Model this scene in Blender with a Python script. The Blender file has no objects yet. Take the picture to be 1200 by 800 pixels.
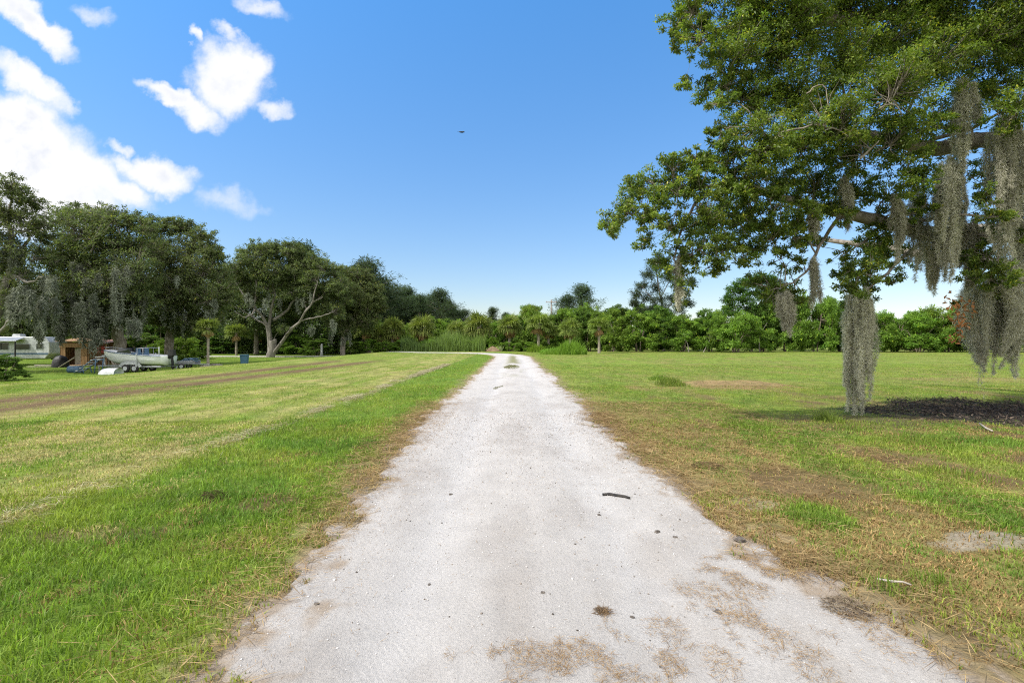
import bpy, bmesh, math, random
import numpy as np
from mathutils import Vector, Matrix

SC = bpy.context.scene
COL = SC.collection
RNG = np.random.default_rng(7)
random.seed(7)
CAM_H = 1.55
F = 600.0

# ------------------------------------------------------------------ camera
cam = bpy.data.cameras.new('camera')
cam.lens = 18.0
cam.sensor_width = 36.0
cam.clip_start = 0.05
cam.clip_end = 9000.0
cam_ob = bpy.data.objects.new('camera', cam)
COL.objects.link(cam_ob)
cam_ob.location = (0, 0, CAM_H)
cam_ob.rotation_euler = (math.radians(90), 0, 0)
SC.camera = cam_ob

# ------------------------------------------------------------------ sun, sky, exposure
SUN_AZ = math.radians(-112)       # from +Y, negative = towards -X
SUN_EL = math.radians(50)
SUN_STR = 2.8
SKY_STR = 0.15
EXPOSURE = 0.9
sun_dir = Vector((math.sin(SUN_AZ) * math.cos(SUN_EL), math.cos(SUN_AZ) * math.cos(SUN_EL), math.sin(SUN_EL)))
sun = bpy.data.lights.new('sun', 'SUN')
sun.energy = SUN_STR
sun.angle = math.radians(0.53)
sun.color = (1.0, 0.955, 0.88)
sun_ob = bpy.data.objects.new('sun', sun)
COL.objects.link(sun_ob)
sun_ob.rotation_euler = (-sun_dir).to_track_quat('-Z', 'Y').to_euler()

SC.view_settings.view_transform = 'Standard'
SC.view_settings.look = 'None'
SC.view_settings.exposure = EXPOSURE
SC.view_settings.gamma = 1.0
SC.view_settings.use_curve_mapping = False
SC.render.engine = 'CYCLES'
SC.cycles.max_bounces = 6
SC.cycles.diffuse_bounces = 3
SC.cycles.glossy_bounces = 2
SC.cycles.transmission_bounces = 4
SC.cycles.transparent_max_bounces = 4
SC.cycles.caustics_reflective = False
SC.cycles.caustics_refractive = False
SC.cycles.sample_clamp_indirect = 4.0
SC.cycles.use_denoising = False
SC.cycles.pixel_filter_type = 'BLACKMAN_HARRIS'
SC.cycles.filter_width = 1.15
SC.cycles.use_adaptive_sampling = True
SC.cycles.adaptive_threshold = 0.006
SC.render.use_persistent_data = False


class NT:
    """tiny node helper"""
    def __init__(self, tree):
        self.t = tree
        self.n = tree.nodes
        self.l = tree.links

    def node(self, kind, **kw):
        nd = self.n.new(kind)
        for k, v in kw.items():
            setattr(nd, k, v)
        return nd

    def put(self, sock, v):
        if v is None:
            return
        if isinstance(v, bpy.types.NodeSocket):
            self.l.new(v, sock)
        elif isinstance(v, (tuple, list)) and len(v) == 3 and sock.type == 'RGBA':
            sock.default_value = (v[0], v[1], v[2], 1)
        else:
            sock.default_value = v

    def math(self, op, a, b=None, c=None, clamp=False):
        nd = self.node('ShaderNodeMath', operation=op)
        nd.use_clamp = clamp
        for i, v in enumerate((a, b, c)):
            self.put(nd.inputs[i], v)
        return nd.outputs[0]

    def mix(self, f, a, b, mode='MIX'):
        nd = self.node('ShaderNodeMix', data_type='RGBA', blend_type=mode)
        nd.clamp_factor = True
        self.put(nd.inputs[0], f)
        self.put(nd.inputs[6], a)
        self.put(nd.inputs[7], b)
        return nd.outputs[2]

    def noise(self, vec, scale, detail=4, rough=0.55, dist=0.0):
        nd = self.node('ShaderNodeTexNoise')
        self.put(nd.inputs['Vector'], vec)
        nd.inputs['Scale'].default_value = scale
        nd.inputs['Detail'].default_value = detail
        nd.inputs['Roughness'].default_value = rough
        nd.inputs['Distortion'].default_value = dist
        return nd.outputs['Fac'], nd.outputs['Color']

    def ramp(self, f, lo, hi, smooth=True):
        nd = self.node('ShaderNodeMapRange')
        nd.interpolation_type = 'SMOOTHSTEP' if smooth else 'LINEAR'
        self.put(nd.inputs[0], f)
        nd.inputs[1].default_value = lo
        nd.inputs[2].default_value = hi
        return nd.outputs[0]


def build_world():
    w = bpy.data.worlds.new('World')
    SC.world = w
    w.use_nodes = True
    t = NT(w.node_tree)
    bg = t.n['Background']
    bg.inputs[1].default_value = SKY_STR
    sk = t.node('ShaderNodeTexSky', sky_type='NISHITA')
    sk.sun_disc = False
    sk.sun_elevation = SUN_EL
    sk.sun_rotation = SUN_AZ
    sk.altitude = 0
    sk.air_density = 1.0
    sk.dust_density = 0.15
    sk.ozone_density = 3.0
    tc = t.node('ShaderNodeTexCoord')
    sep = t.node('ShaderNodeSeparateXYZ')
    t.l.new(tc.outputs['Generated'], sep.inputs[0])
    X, Y, Z = sep.outputs
    front = t.math('GREATER_THAN', Y, 0.02)
    ys = t.math('MAXIMUM', Y, 0.02)
    u0 = t.math('DIVIDE', X, ys)
    v0 = t.math('DIVIDE', Z, ys)
    # the air's deep polarised blue: push saturation of the clear sky
    hs = t.node('ShaderNodeHueSaturation')
    hs.inputs['Hue'].default_value = SKY_HUE
    hs.inputs['Saturation'].default_value = SKY_SAT
    hs.inputs['Value'].default_value = 1.0
    zr_ = t.ramp(Z, 0.06, 0.64, False)
    t.put(hs.inputs['Color'], t.mix(1.0, sk.outputs[0], t.mix(zr_, SKY_LOW, SKY_HIGH), 'MULTIPLY'))
    # domain warp by direction
    cmb = t.node('ShaderNodeCombineXYZ')
    t.put(cmb.inputs[0], u0); t.put(cmb.inputs[1], v0)
    P = cmb.outputs[0]
    _, w1 = t.noise(P, 5.0, 3, 0.6)
    _, w2 = t.noise(P, 20.0, 4, 0.65)
    s1 = t.node('ShaderNodeSeparateXYZ'); t.l.new(w1, s1.inputs[0])
    s2 = t.node('ShaderNodeSeparateXYZ'); t.l.new(w2, s2.inputs[0])
    u = t.math('ADD', u0, t.math('ADD', t.math('MULTIPLY_ADD', s1.outputs[0], .10, -.05), t.math('MULTIPLY_ADD', s2.outputs[0], .05, -.025)))
    v = t.math('ADD', v0, t.math('ADD', t.math('MULTIPLY_ADD', s1.outputs[1], .10, -.05), t.math('MULTIPLY_ADD', s2.outputs[1], .05, -.025)))
    tot = None
    for (px, py, rx, ry, ang, amp) in CLOUDS:
        cu, cv = (px - 600) / F, (400 - py) / F
        ca, sa = math.cos(math.radians(ang)), math.sin(math.radians(ang))
        du = t.math('SUBTRACT', u, cu)
        dv = t.math('SUBTRACT', v, cv)
        # ang is the picture's clockwise tilt of the long axis
        a = t.math('MULTIPLY', t.math('MULTIPLY_ADD', du, ca, t.math('MULTIPLY', dv, -sa)), F / rx)
        b = t.math('MULTIPLY', t.math('MULTIPLY_ADD', du, sa, t.math('MULTIPLY', dv, ca)), F / ry)
        r2 = t.math('MULTIPLY_ADD', a, a, t.math('MULTIPLY', b, b))
        g = t.math('MULTIPLY', t.math('SUBTRACT', 1.0, r2), amp)
        tot = g if tot is None else t.math('SMOOTH_MAX', tot, g, 0.35)
    nf, _ = t.noise(P, 9.0, 8, 0.62)
    nf2, _ = t.noise(P, 34.0, 6, 0.7)
    d = t.math('ADD', tot, t.math('MULTIPLY_ADD', nf, 1.5, -0.75))
    d = t.math('ADD', d, t.math('MULTIPLY_ADD', nf2, 0.55, -0.275))
    m = t.ramp(d, -0.55, 1.0)
    m = t.math('MULTIPLY', m, front)
    # shaded underside: thick parts low in the cloud go slightly grey-blue
    nf3, _ = t.noise(P, 6.5, 5, 0.6)
    thick = t.ramp(d, 0.6, 1.7)
    sh = t.math('MULTIPLY', thick, t.ramp(nf3, 0.44, 0.66))
    cloudc = t.mix(sh, tuple(c / SKY_STR for c in CLOUD_LIT), tuple(c / SKY_STR for c in CLOUD_SHADE))
    out = t.mix(m, hs.outputs[0], cloudc)
    # unseen broken clouds behind and beside the view, added as white fill light
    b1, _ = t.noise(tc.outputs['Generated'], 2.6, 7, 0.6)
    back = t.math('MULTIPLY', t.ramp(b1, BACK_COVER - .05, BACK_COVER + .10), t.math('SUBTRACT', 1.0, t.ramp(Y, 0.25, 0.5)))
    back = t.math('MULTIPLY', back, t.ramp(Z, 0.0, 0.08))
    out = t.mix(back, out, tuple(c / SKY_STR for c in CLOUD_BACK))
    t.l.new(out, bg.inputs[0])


SKY_HUE, SKY_SAT = 0.5, 1.0
SKY_LOW, SKY_HIGH = (.54, .51, .51), (.40, .83, 1.06)
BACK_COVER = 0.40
CLOUD_BACK = (0.95, 0.93, 0.90)  # added out-of-view clouds, kept brighter than the visible ones for fill
CLOUD_LIT = (0.56, 0.56, 0.57)
CLOUD_SHADE = (0.39, 0.42, 0.48)
CLOUDS = [
    # px, py, rx, ry, tilt, strength
    (265, 92, 46, 40, 20, 1.3), (285, 75, 32, 30, 0, 1.1), (205, 110, 42, 11, 22, 1.0), (236, 128, 34, 14, 25, 0.9),
    (322, 122, 22, 9, 20, 0.55), (228, 50, 7, 13, -20, 0.8), (272, 40, 16, 8, 20, 0.55),
    (48, 26, 62, 18, 40, 1.2), (20, 5, 40, 18, 20, 1.1),
    (35, 92, 62, 16, 35, 0.85), (80, 120, 22, 7, 30, 0.5),
    (15, 165, 105, 62, 22, 1.7), (75, 200, 75, 32, 20, 1.4), (135, 222, 46, 15, 15, 1.0), (30, 235, 120, 40, 0, 1.3),
    (185, 203, 50, 21, 8, 1.2), (140, 192, 20, 12, 20, 0.8), (136, 173, 12, 6, 30, 0.5),
    (268, 238, 26, 10, 20, 0.22),
    (305, 4, 28, 10, 10, 0.5), (115, 12, 16, 8, 20, 0.25),
    (60, -60, 130, 35, 10, 1.1), (-140, 120, 160, 90, 20, 1.5), (-260, 250, 190, 90, 0, 1.4), (330, -140, 60, 40, 0, 1.0),
]
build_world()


# ------------------------------------------------------------------ small tools
def at(px, py, d):
    """a point d metres in front of the lens along the photograph's pixel"""
    return np.array(((px - 600) / F * d, d, CAM_H - (py - 400) / F * d))


def _h(ix, iy, seed):
    h = (ix.astype(np.int64) * 374761393 + iy.astype(np.int64) * 668265263 + seed * 1442695041) & 0xffffffff
    h = ((h ^ (h >> 13)) * 1274126177) & 0xffffffff
    h = h ^ (h >> 16)
    return (h & 0xffff) / 65535.0


def vnoise(x, y, seed=0):
    ix, iy = np.floor(x), np.floor(y)
    fx, fy = x - ix, y - iy
    fx = fx * fx * (3 - 2 * fx); fy = fy * fy * (3 - 2 * fy)
    a = _h(ix, iy, seed); b = _h(ix + 1, iy, seed); c = _h(ix, iy + 1, seed); d = _h(ix + 1, iy + 1, seed)
    return (a * (1 - fx) + b * fx) * (1 - fy) + (c * (1 - fx) + d * fx) * fy


def fbm(x, y, seed=0, octaves=4, gain=0.5):
    s = 0; a = 1.0; tot = 0
    for k in range(octaves):
        s = s + a * vnoise(x * 2 ** k + 13.7 * k, y * 2 ** k - 7.3 * k, seed + k * 17)
        tot += a; a *= gain
    return s / tot


def sstep(a, b, x):
    t = np.clip((x - a) / (b - a), 0, 1)
    return t * t * (3 - 2 * t)


class G:
    """collects vertices, faces and a per-vertex colour for ONE mesh"""
    def __init__(self):
        self.v, self.c, self.f, self.n = [], [], [], 0

    def add(self, V, faces, col=(1, 1, 1)):
        V = np.asarray(V, dtype=np.float64).reshape(-1, 3)
        c = np.asarray(col, dtype=np.float64)
        if c.ndim == 1:
            c = np.tile(c, (len(V), 1))
        for f in faces if isinstance(faces, list) else [faces]:
            self.f.append(np.asarray(f, dtype=np.int64) + self.n)
        self.v.append(V); self.c.append(c); self.n += len(V)

    def tube(self, pts, radii, sides=6, col=(1, 1, 1), cap=False):
        P = np.asarray(pts, float); k = len(P)
        R = np.broadcast_to(np.asarray(radii, float), (k,))
        T = np.gradient(P, axis=0) if k > 2 else np.tile(P[-1] - P[0], (k, 1))
        T = T / (np.linalg.norm(T, axis=1, keepdims=True) + 1e-9)
        ref = np.array((0.13, 0.31, 0.94)) if abs(T[0][2]) < 0.9 else np.array((0.94, 0.31, 0.13))
        A = np.cross(T, ref); A /= np.linalg.norm(A, axis=1, keepdims=True) + 1e-9
        B = np.cross(T, A)
        ang = np.arange(sides) / sides * 2 * np.pi
        V = P[:, None, :] + R[:, None, None] * (np.cos(ang)[None, :, None] * A[:, None, :] + np.sin(ang)[None, :, None] * B[:, None, :])
        i = np.arange(k - 1)[:, None] * sides; j = np.arange(sides)[None, :]; j2 = (j + 1) % sides
        f = np.stack((i + j, i + j2, i + sides + j2, i + sides + j), -1).reshape(-1, 4)
        fs = [f]
        if cap:
            e = (k - 1) * sides
            fs.append(np.stack((np.full(sides - 2, e), e + np.arange(1, sides - 1), e + np.arange(2, sides)), -1))
            fs.append(np.stack((np.zeros(sides - 2, int), np.arange(2, sides), np.arange(1, sides - 1)), -1))
        self.add(V, fs, col)

    def leaves(self, P, D, N, L, W, col, fold=0.25):
        """one folded four-point leaf per row"""
        P = np.asarray(P, float); n = len(P)
        D = D / (np.linalg.norm(D, axis=1, keepdims=True) + 1e-9)
        S = np.cross(D, N); S /= np.linalg.norm(S, axis=1, keepdims=True) + 1e-9
        U = np.cross(S, D)
        L = np.broadcast_to(np.asarray(L, float), (n,))[:, None]; W = np.broadcast_to(np.asarray(W, float), (n,))[:, None]
        m = P + D * L * 0.5 + U * W * fold
        V = np.stack((P, m + S * W * 0.5, P + D * L, m - S * W * 0.5), 1).reshape(-1, 3)
        b = np.arange(n)[:, None] * 4
        f = np.concatenate((b + np.array([[0, 1, 2]]), b + np.array([[0, 2, 3]])), 0)
        c = np.asarray(col, float)
        c = np.repeat(c, 4, axis=0) if c.ndim == 2 else c
        self.add(V, f, c)

    def build(self, name, mat, parent=None, smooth=False):
        V = np.concatenate(self.v); C = np.concatenate(self.c)
        me = bpy.data.meshes.new(name)
        me.vertices.add(len(V)); me.vertices.foreach_set('co', V.astype(np.float32).ravel())
        nl = sum(f.size for f in self.f); npoly = sum(len(f) for f in self.f)
        me.loops.add(nl); me.loops.foreach_set('vertex_index', np.concatenate([f.ravel() for f in self.f]).astype(np.int32))
        sizes = np.concatenate([np.full(len(f), f.shape[1]) for f in self.f])
        starts = np.concatenate(([0], np.cumsum(sizes)[:-1])).astype(np.int32)
        me.polygons.add(npoly); me.polygons.foreach_set('loop_start', starts)
        if smooth:
            me.polygons.foreach_set('use_smooth', np.ones(npoly, dtype=bool))
        me.update(calc_edges=True)
        a = me.color_attributes.new('col', 'FLOAT_COLOR', 'POINT')
        rgba = np.ones((len(V), 4), np.float32); rgba[:, :3] = C
        a.data.foreach_set('color', rgba.ravel())
        me.materials.append(mat)
        o = bpy.data.objects.new(name, me)
        COL.objects.link(o)
        if parent is not None:
            o.parent = parent
        return o


def tag(o, label=None, cat=None, group=None, kind=None):
    for k, v in (('label', label), ('category', cat), ('group', group), ('kind', kind)):
        if v:
            o[k] = v
    return o


def thing(name, label, cat, loc=(0, 0, 0), rotz=0.0, group=None, scale=1.0):
    o = bpy.data.objects.new(name, None)
    o.empty_display_size = 0.3
    COL.objects.link(o)
    o.location = loc; o.rotation_euler = (0, 0, rotz)
    o.scale = (scale,) * 3 if not isinstance(scale, (tuple, list)) else scale
    return tag(o, label, cat, group)


def dup(root, label, loc, rotz=0.0, scale=1.0, group=None):
    r = root.copy(); COL.objects.link(r)
    r.location = loc; r.rotation_euler = (0, 0, rotz)
    r.scale = (scale,) * 3 if not isinstance(scale, (tuple, list)) else scale
    r['label'] = label
    if group:
        r['group'] = group
    for ch in list(root.children):
        c = ch.copy(); COL.objects.link(c); c.parent = r
        for g in ch.children:
            d = g.copy(); COL.objects.link(d); d.parent = c
    return r


class HB:
    """hard-surface pieces gathered in a bmesh, bevelled, then linked as one mesh"""
    def __init__(self):
        self.bm = bmesh.new()

    def box(self, c, s, rot=None, taper=1.0):
        r = bmesh.ops.create_cube(self.bm, size=1.0)
        for v in r['verts']:
            if v.co.z > 0:
                v.co.x *= taper; v.co.y *= taper
            v.co = Vector((v.co.x * s[0], v.co.y * s[1], v.co.z * s[2]))
            if rot is not None:
                v.co = rot @ v.co
            v.co += Vector(c)
        return self

    def bar(self, a, b, w, h=None):
        a, b = Vector(a), Vector(b)
        d = b - a
        m = d.to_track_quat('Z', 'Y').to_matrix()
        return self.box((a + b) / 2, (w, h or w, d.length), m)

    def cyl(self, a, b, r, r2=None, seg=14):
        a, b = Vector(a), Vector(b)
        d = b - a
        q = d.to_track_quat('Z', 'Y').to_matrix()
        res = bmesh.ops.create_cone(self.bm, cap_ends=True, segments=seg, radius1=r, radius2=r if r2 is None else r2, depth=d.length)
        for v in res['verts']:
            v.co = q @ v.co + (a + b) / 2
        return self

    def poly(self, pts, thick):
        """prism from an outline; thick is a Vector the outline is swept along"""
        vs = [self.bm.verts.new(p) for p in pts]
        f = self.bm.faces.new(vs)
        r = bmesh.ops.extrude_face_region(self.bm, geom=[f])
        bmesh.ops.translate(self.bm, vec=thick, verts=[e for e in r['geom'] if isinstance(e, bmesh.types.BMVert)])
        return self

    def build(self, name, mat, parent=None, bevel=0.012, smooth=False):
        bmesh.ops.recalc_face_normals(self.bm, faces=self.bm.faces[:])
        if bevel:
            es = [e for e in self.bm.edges if len(e.link_faces) == 2 and e.calc_face_angle(0) > 0.6]
            bmesh.ops.bevel(self.bm, geom=es, offset=bevel, segments=1, affect='EDGES', clamp_overlap=True)
        me = bpy.data.meshes.new(name)
        self.bm.to_mesh(me); self.bm.free()
        if smooth:
            me.polygons.foreach_set('use_smooth', [True] * len(me.polygons))
        me.materials.append(mat)
        o = bpy.data.objects.new(name, me); COL.objects.link(o)
        if parent is not None:
            o.parent = parent
        return o


# ------------------------------------------------------------------ materials
def mat_leaf(name, trans=0.35, rough=0.5, spec=0.3, tint=(1.15, 1.25, 0.6)):
    m = bpy.data.materials.new(name); m.use_nodes = True
    t = NT(m.node_tree); p = t.n['Principled BSDF']; out = t.n['Material Output']
    at_ = t.node('ShaderNodeAttribute', attribute_name='col')
    oi = t.node('ShaderNodeObjectInfo')
    geo = t.node('ShaderNodeTexCoord')
    nf, _ = t.noise(geo.outputs['Object'], 1.1, 3)
    val = t.math('MULTIPLY_ADD', nf, 0.7, 0.65)
    val = t.math('MULTIPLY', val, t.math('MULTIPLY_ADD', oi.outputs['Random'], 0.24, 0.88))
    hs = t.node('ShaderNodeHueSaturation')
    t.put(hs.inputs['Hue'], t.math('MULTIPLY_ADD', oi.outputs['Random'], 0.02, 0.49))
    t.put(hs.inputs['Value'], val)
    t.l.new(at_.outputs['Color'], hs.inputs['Color'])
    c = hs.outputs[0]
    t.put(p.inputs['Base Color'], c)
    p.inputs['Roughness'].default_value = rough
    p.inputs['Specular IOR Level'].default_value = spec
    tr = t.node('ShaderNodeBsdfTranslucent')
    t.put(tr.inputs['Color'], t.mix(1.0, c, tint, 'MULTIPLY'))
    mx = t.node('ShaderNodeMixShader'); mx.inputs[0].default_value = trans
    t.l.new(p.outputs[0], mx.inputs[1]); t.l.new(tr.outputs[0], mx.inputs[2])
    t.l.new(mx.outputs[0], out.inputs['Surface'])
    return m


def mat_vary(name, col, col2, scale=6, rough=0.8, bump=0.0, bscale=None, stretch=(1, 1, 1), spec=0.25, metal=0.0, attr=False, lo=0.35, hi=0.65):
    m = bpy.data.materials.new(name); m.use_nodes = True
    t = NT(m.node_tree); p = t.n['Principled BSDF']
    tc = t.node('ShaderNodeTexCoord')
    mp = t.node('ShaderNodeMapping'); mp.inputs['Scale'].default_value = stretch
    t.l.new(tc.outputs['Object'], mp.inputs[0])
    nf, _ = t.noise(mp.outputs[0], scale, 6, 0.6)
    c = t.mix(t.ramp(nf, lo, hi), col, col2)
    if attr:
        a = t.node('ShaderNodeAttribute', attribute_name='col')
        c = t.mix(1.0, c, a.outputs['Color'], 'MULTIPLY')
    t.put(p.inputs['Base Color'], c)
    p.inputs['Roughness'].default_value = rough
    p.inputs['Specular IOR Level'].default_value = spec
    p.inputs['Metallic'].default_value = metal
    if bump:
        bf, _ = t.noise(mp.outputs[0], bscale or scale * 4, 5, 0.65)
        b = t.node('ShaderNodeBump'); b.inputs['Strength'].default_value = 1.0; b.inputs['Distance'].default_value = bump
        t.put(b.inputs['Height'], bf); t.l.new(b.outputs[0], p.inputs['Normal'])
    return m


M = {}
M['leaf'] = mat_leaf('oak_leaf', 0.45, 0.42, 0.4)
M['leaf_far'] = mat_leaf('far_leaf', 0.38, 0.6, 0.2)
M['grass'] = mat_leaf('grass_blade', 0.42, 0.55, 0.25, (1.1, 1.15, 0.6))
M['straw'] = mat_leaf('dry_straw', 0.2, 0.8, 0.1, (1.1, 1.0, 0.8))
M['moss'] = mat_leaf('spanish_moss', 0.3, 0.9, 0.05, (1.0, 1.0, 0.85))
M['bark'] = mat_vary('oak_bark', (0.16, 0.135, 0.11), (0.30, 0.27, 0.235), 7, 0.95, 0.03, 22, (1, 1, 0.35))
M['bark_grey'] = mat_vary('grey_oak_bark', (0.13, 0.117, 0.10), (0.25, 0.23, 0.205), 4, 0.95, 0.03, 14, (1, 1, 0.4))
M['palm_bark'] = mat_vary('palm_trunk', (0.20, 0.17, 0.13), (0.38, 0.34, 0.28), 5, 0.95, 0.03, 16, (1, 1, 3))
M['stem'] = mat_vary('shrub_stem', (0.15, 0.12, 0.09), (0.30, 0.25, 0.19), 5, 0.9)
# ------------------------------------------------------------------ terrain, track, lawn
def terrain(x, y):
    x = np.asarray(x, float); y = np.asarray(y, float)
    drop = 1.0 - 0.42 * sstep(56, 74, y)
    z = -drop * sstep(-17.2, -27.0, x)
    z = z + 0.10 * sstep(-12.5, -17.0, x) * (1 - sstep(-17.0, -20.0, x))
    z = z + 0.05 * (fbm(x * .12, y * .12, 5, 2) - .5) * sstep(4, 12, np.hypot(x, y))
    return z


def gz(x, y):
    return float(terrain(np.array([x]), np.array([y]))[0])


YL = [-30, 0, 2.3, 3.9, 5.8, 9, 16, 30, 44, 56]
XL = [-1.2, -1.25, -1.33, -1.36, -1.55, -1.68, -1.66, -1.62, -1.58, -1.6]
YR = [-30, 0, 2.3, 3.0, 3.7, 4.65, 6.4, 9, 16, 30, 44, 56]
XR = [2.3, 2.2, 2.12, 2.08, 1.86, 1.84, 1.68, 1.66, 1.66, 1.68, 1.75, 1.75]
CURVE = np.array([(0.1, 20), (0.1, 52), (-0.6, 59), (-2.6, 65), (-6.5, 69.5), (-13, 72.3), (-25, 73.6), (-48, 74.3), (-80, 75), (-130, 76)])


def seg_dist(x, y, P):
    best = np.full(x.shape, 1e9)
    for a, b in zip(P[:-1], P[1:]):
        d = b - a
        t = np.clip(((x - a[0]) * d[0] + (y - a[1]) * d[1]) / (d @ d), 0, 1)
        best = np.minimum(best, np.hypot(x - a[0] - t * d[0], y - a[1] - t * d[1]))
    return best


def path_s(x, y):
    """signed distance inside the track (ragged), and the smooth one"""
    x = np.asarray(x, float); y = np.asarray(y, float)
    xl = np.interp(y, YL, XL); xr = np.interp(y, YR, XR)
    s1 = np.minimum(x - xl, xr - x)
    s2 = 1.75 - seg_dist(x, y, CURVE)
    w = sstep(46, 54, y)
    s = s1 * (1 - w) + s2 * w
    rag = 0.55 * (fbm(x * 1.7, y * 0.9, 31, 3) - .5) + 0.75 * (fbm(x * 6, y * 4, 37, 4, .62) - .5)
    return s + rag * (1 - 0.5 * sstep(20, 50, y)), s


def ell(x, y, cx, cy, rx, ry, n=None, amp=0.8):
    r = np.sqrt(((x - cx) / rx) ** 2 + ((y - cy) / ry) ** 2)
    if n is not None:
        r = r + (n - .5) * amp * 2
    return 1 - sstep(0.55, 1.15, r)


def zones(x, y):
    x = np.asarray(x, float); y = np.asarray(y, float)
    nA = fbm(x * .35, y * .18, 41, 4)
    nB = fbm(x * 1.3, y * .7, 43, 4)
    nC = fbm(x * 4.2, y * 3.4, 47, 3)
    nS = fbm(x * 2.4, y * .10, 49, 3)          # mower stripes run along the track
    sp, s = path_s(x, y)
    left = x < 0
    u = -x
    off = np.maximum(-s, 0)
    # ---- left lawn
    dry = 0.66 * (1 - sstep(0.0, 0.36, off + (nB - .5) * .9))
    lush = sstep(.10, .7, off) * (1 - sstep(3.9 - 1.55, 4.7 - 1.55, off + (nB - .5) * .6))
    dry = np.maximum(dry, (0.40 + 1.5 * (nB - .5) + 1.1 * (nS - .5)) * sstep(4.0, 4.8, u) * (1 - sstep(9.0, 11.5, u + 3 * (nA - .5))))
    dry = np.maximum(dry, (0.17 + 1.4 * (nA - .5) + 1.0 * (nS - .5)) * sstep(8.5, 10.5, u))
    wind = .75 * np.exp(-((u - 4.35 - .25 * (fbm(y * .25, y * 0, 3, 2) - .5)) / .14) ** 2) * sstep(.32, .55, fbm(x * 3, y * .8, 53, 3) + .1)
    wind = wind + .6 * np.exp(-((u - 7.4) / .25) ** 2) * sstep(.42, .62, fbm(x * 3, y * .5, 57, 3))
    band = np.exp(-((u - 11.7 + .03 * (y - 12)) / .75) ** 2) + np.exp(-((u - 13.3 - 0.02 * (y - 20)) / .6) ** 2)
    dirtL = np.clip(band * sstep(.24, .50, nB * .6 + nS * .4 + .14), 0, 1) * sstep(6, 10, y) * (1 - sstep(36, 46, y))
    dirtL = np.maximum(dirtL, ell(x, y, -2.35, 4.9, .30, .30, nC, .5) * .8)
    dirtL = np.maximum(dirtL, ell(x, y, -3.3, 4.1, .7, .22, nC, .6) * .6)
    low = sstep(17.5, 20, u)
    lush = np.where(left, np.maximum(lush, low * .85), lush)
    dryL = np.clip(np.maximum(dry * (1 - low), wind), 0, 1)
    # ---- right
    near = 1 - sstep(7.5, 16, y)
    r1 = (1 - sstep(0.5 + 1.1 * near, 1.0 + 1.3 * near, off + (nB - .5) * 1.2)) * (0.28 + .36 * near)
    dryR = np.maximum(r1, np.clip(.24 + 1.6 * (nB - .5) + 1.0 * (nA - .5), 0, 1) * .8)
    gb = np.exp(-((x - 4.25 - .03 * (y - 6)) / .42) ** 2) * sstep(2.6, 4, y) * (1 - sstep(11, 15, y))
    gb = np.maximum(gb, ell(x, y, 2.62, 4.55, .38, .34, nC, .5))
    gb = np.maximum(gb, np.exp(-((x - 3.4) / .5) ** 2) * sstep(12, 18, y) * .6)
    gb = np.maximum(gb, ell(x, y, 7.6, 7.4, 2.4, .9, nB, .6) * .8)
    field = sstep(14, 26, y)
    dryR = dryR * (1 - .9 * gb) * (1 - .25 * field)
    dirtR = ell(x, y, 3.25, 5.5, .9, .8, nB, .8) * .75
    dirtR = np.maximum(dirtR, sstep(.54, .70, nB) * (1 - sstep(12, 18, y)) * sstep(1.0, 2.0, off) * .8)
    dirtR = np.maximum(dirtR, ell(x, y, 6.3, 9.6, 1.6, 1.2, nB, .7) * .6)
    dirtR = dirtR * (1 - .9 * gb)
    pink = ell(x, y, 7.9, 18.5, 2.6, 2.4, nB, .6)
    pink = np.maximum(pink, ell(x, y, 19, 21, 4.0, 1.4, nB, .7) * .6)
    dryR = np.maximum(dryR, pink)
    lushR = np.maximum(gb, field * .35 * sstep(.45, .6, nA))
    char = ell(x, y, 11.0, 10.9, 3.3, 2.9, nB * .6 + nC * .4, .95)
    char = np.maximum(char, ell(x, y, 8.0, 10.0, 1.0, .7, nB, .7) * .5)
    sand = ell(x, y, 3.55, 3.95, .62, .17, nC * .6 + nB * .4, 1.3) * .85
    sand = np.maximum(sand, ell(x, y, 2.35, 4.9, .35, .25, nC, .5) * .5)
    dry = np.where(left, dryL, dryR)
    dirt = np.where(left, dirtL, dirtR)
    lush = np.clip(np.where(left, lush, lushR), 0, 1)
    char = np.where(left, 0, char); sand = np.where(left, 0, sand)
    sand = np.maximum(sand, (1 - sstep(-.05, .16, -sp + .25 * (nC - .5))) * .9)
    return np.clip(dry, 0, 1), np.clip(dirt, 0, 1), lush, char, sand, nB, nC, sp, s


def lerp(a, b, t):
    return a + (b - a) * np.asarray(t)[..., None]


def colour_ground(x, y):
    dry, dirt, lush, char, sand, nB, nC, sp, s = zones(x, y)
    A = np.array
    c = lerp(A((.155, .215, .034)), A((.12, .19, .026)), lush)
    c = lerp(c, lerp(A((.25, .182, .085)), A((.29, .265, .10)), sstep(-2.6, -4.2, x)), dry)
    c = c * (0.45 + .9 * nC)[..., None]
    c = lerp(c, A((.125, .085, .046)) * (.6 + .8 * nC)[..., None], np.clip(dirt * 1.1, 0, 1))
    c = lerp(c, A((.042, .034, .032)), char * .93)
    c = lerp(c, A((.235, .175, .115)) * (.5 + nC)[..., None], sstep(-.55, -.12, sp) * .75 * (1 - char))
    c = lerp(c, A((.30, .255, .22)), sand * .85)
    return c


def grid_axis(lo, hi, c0, c1, step, growth):
    """fine between c0 and c1, growing beyond"""
    a = list(np.arange(c0, c1 + 1e-6, step))
    v, s = a[-1], step
    while v < hi:
        s *= growth; v += s; a.append(v)
    v, s = a[0], step; b = []
    while v > lo:
        s *= growth; v -= s; b.append(v)
    return np.array(b[::-1] + a)


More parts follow.
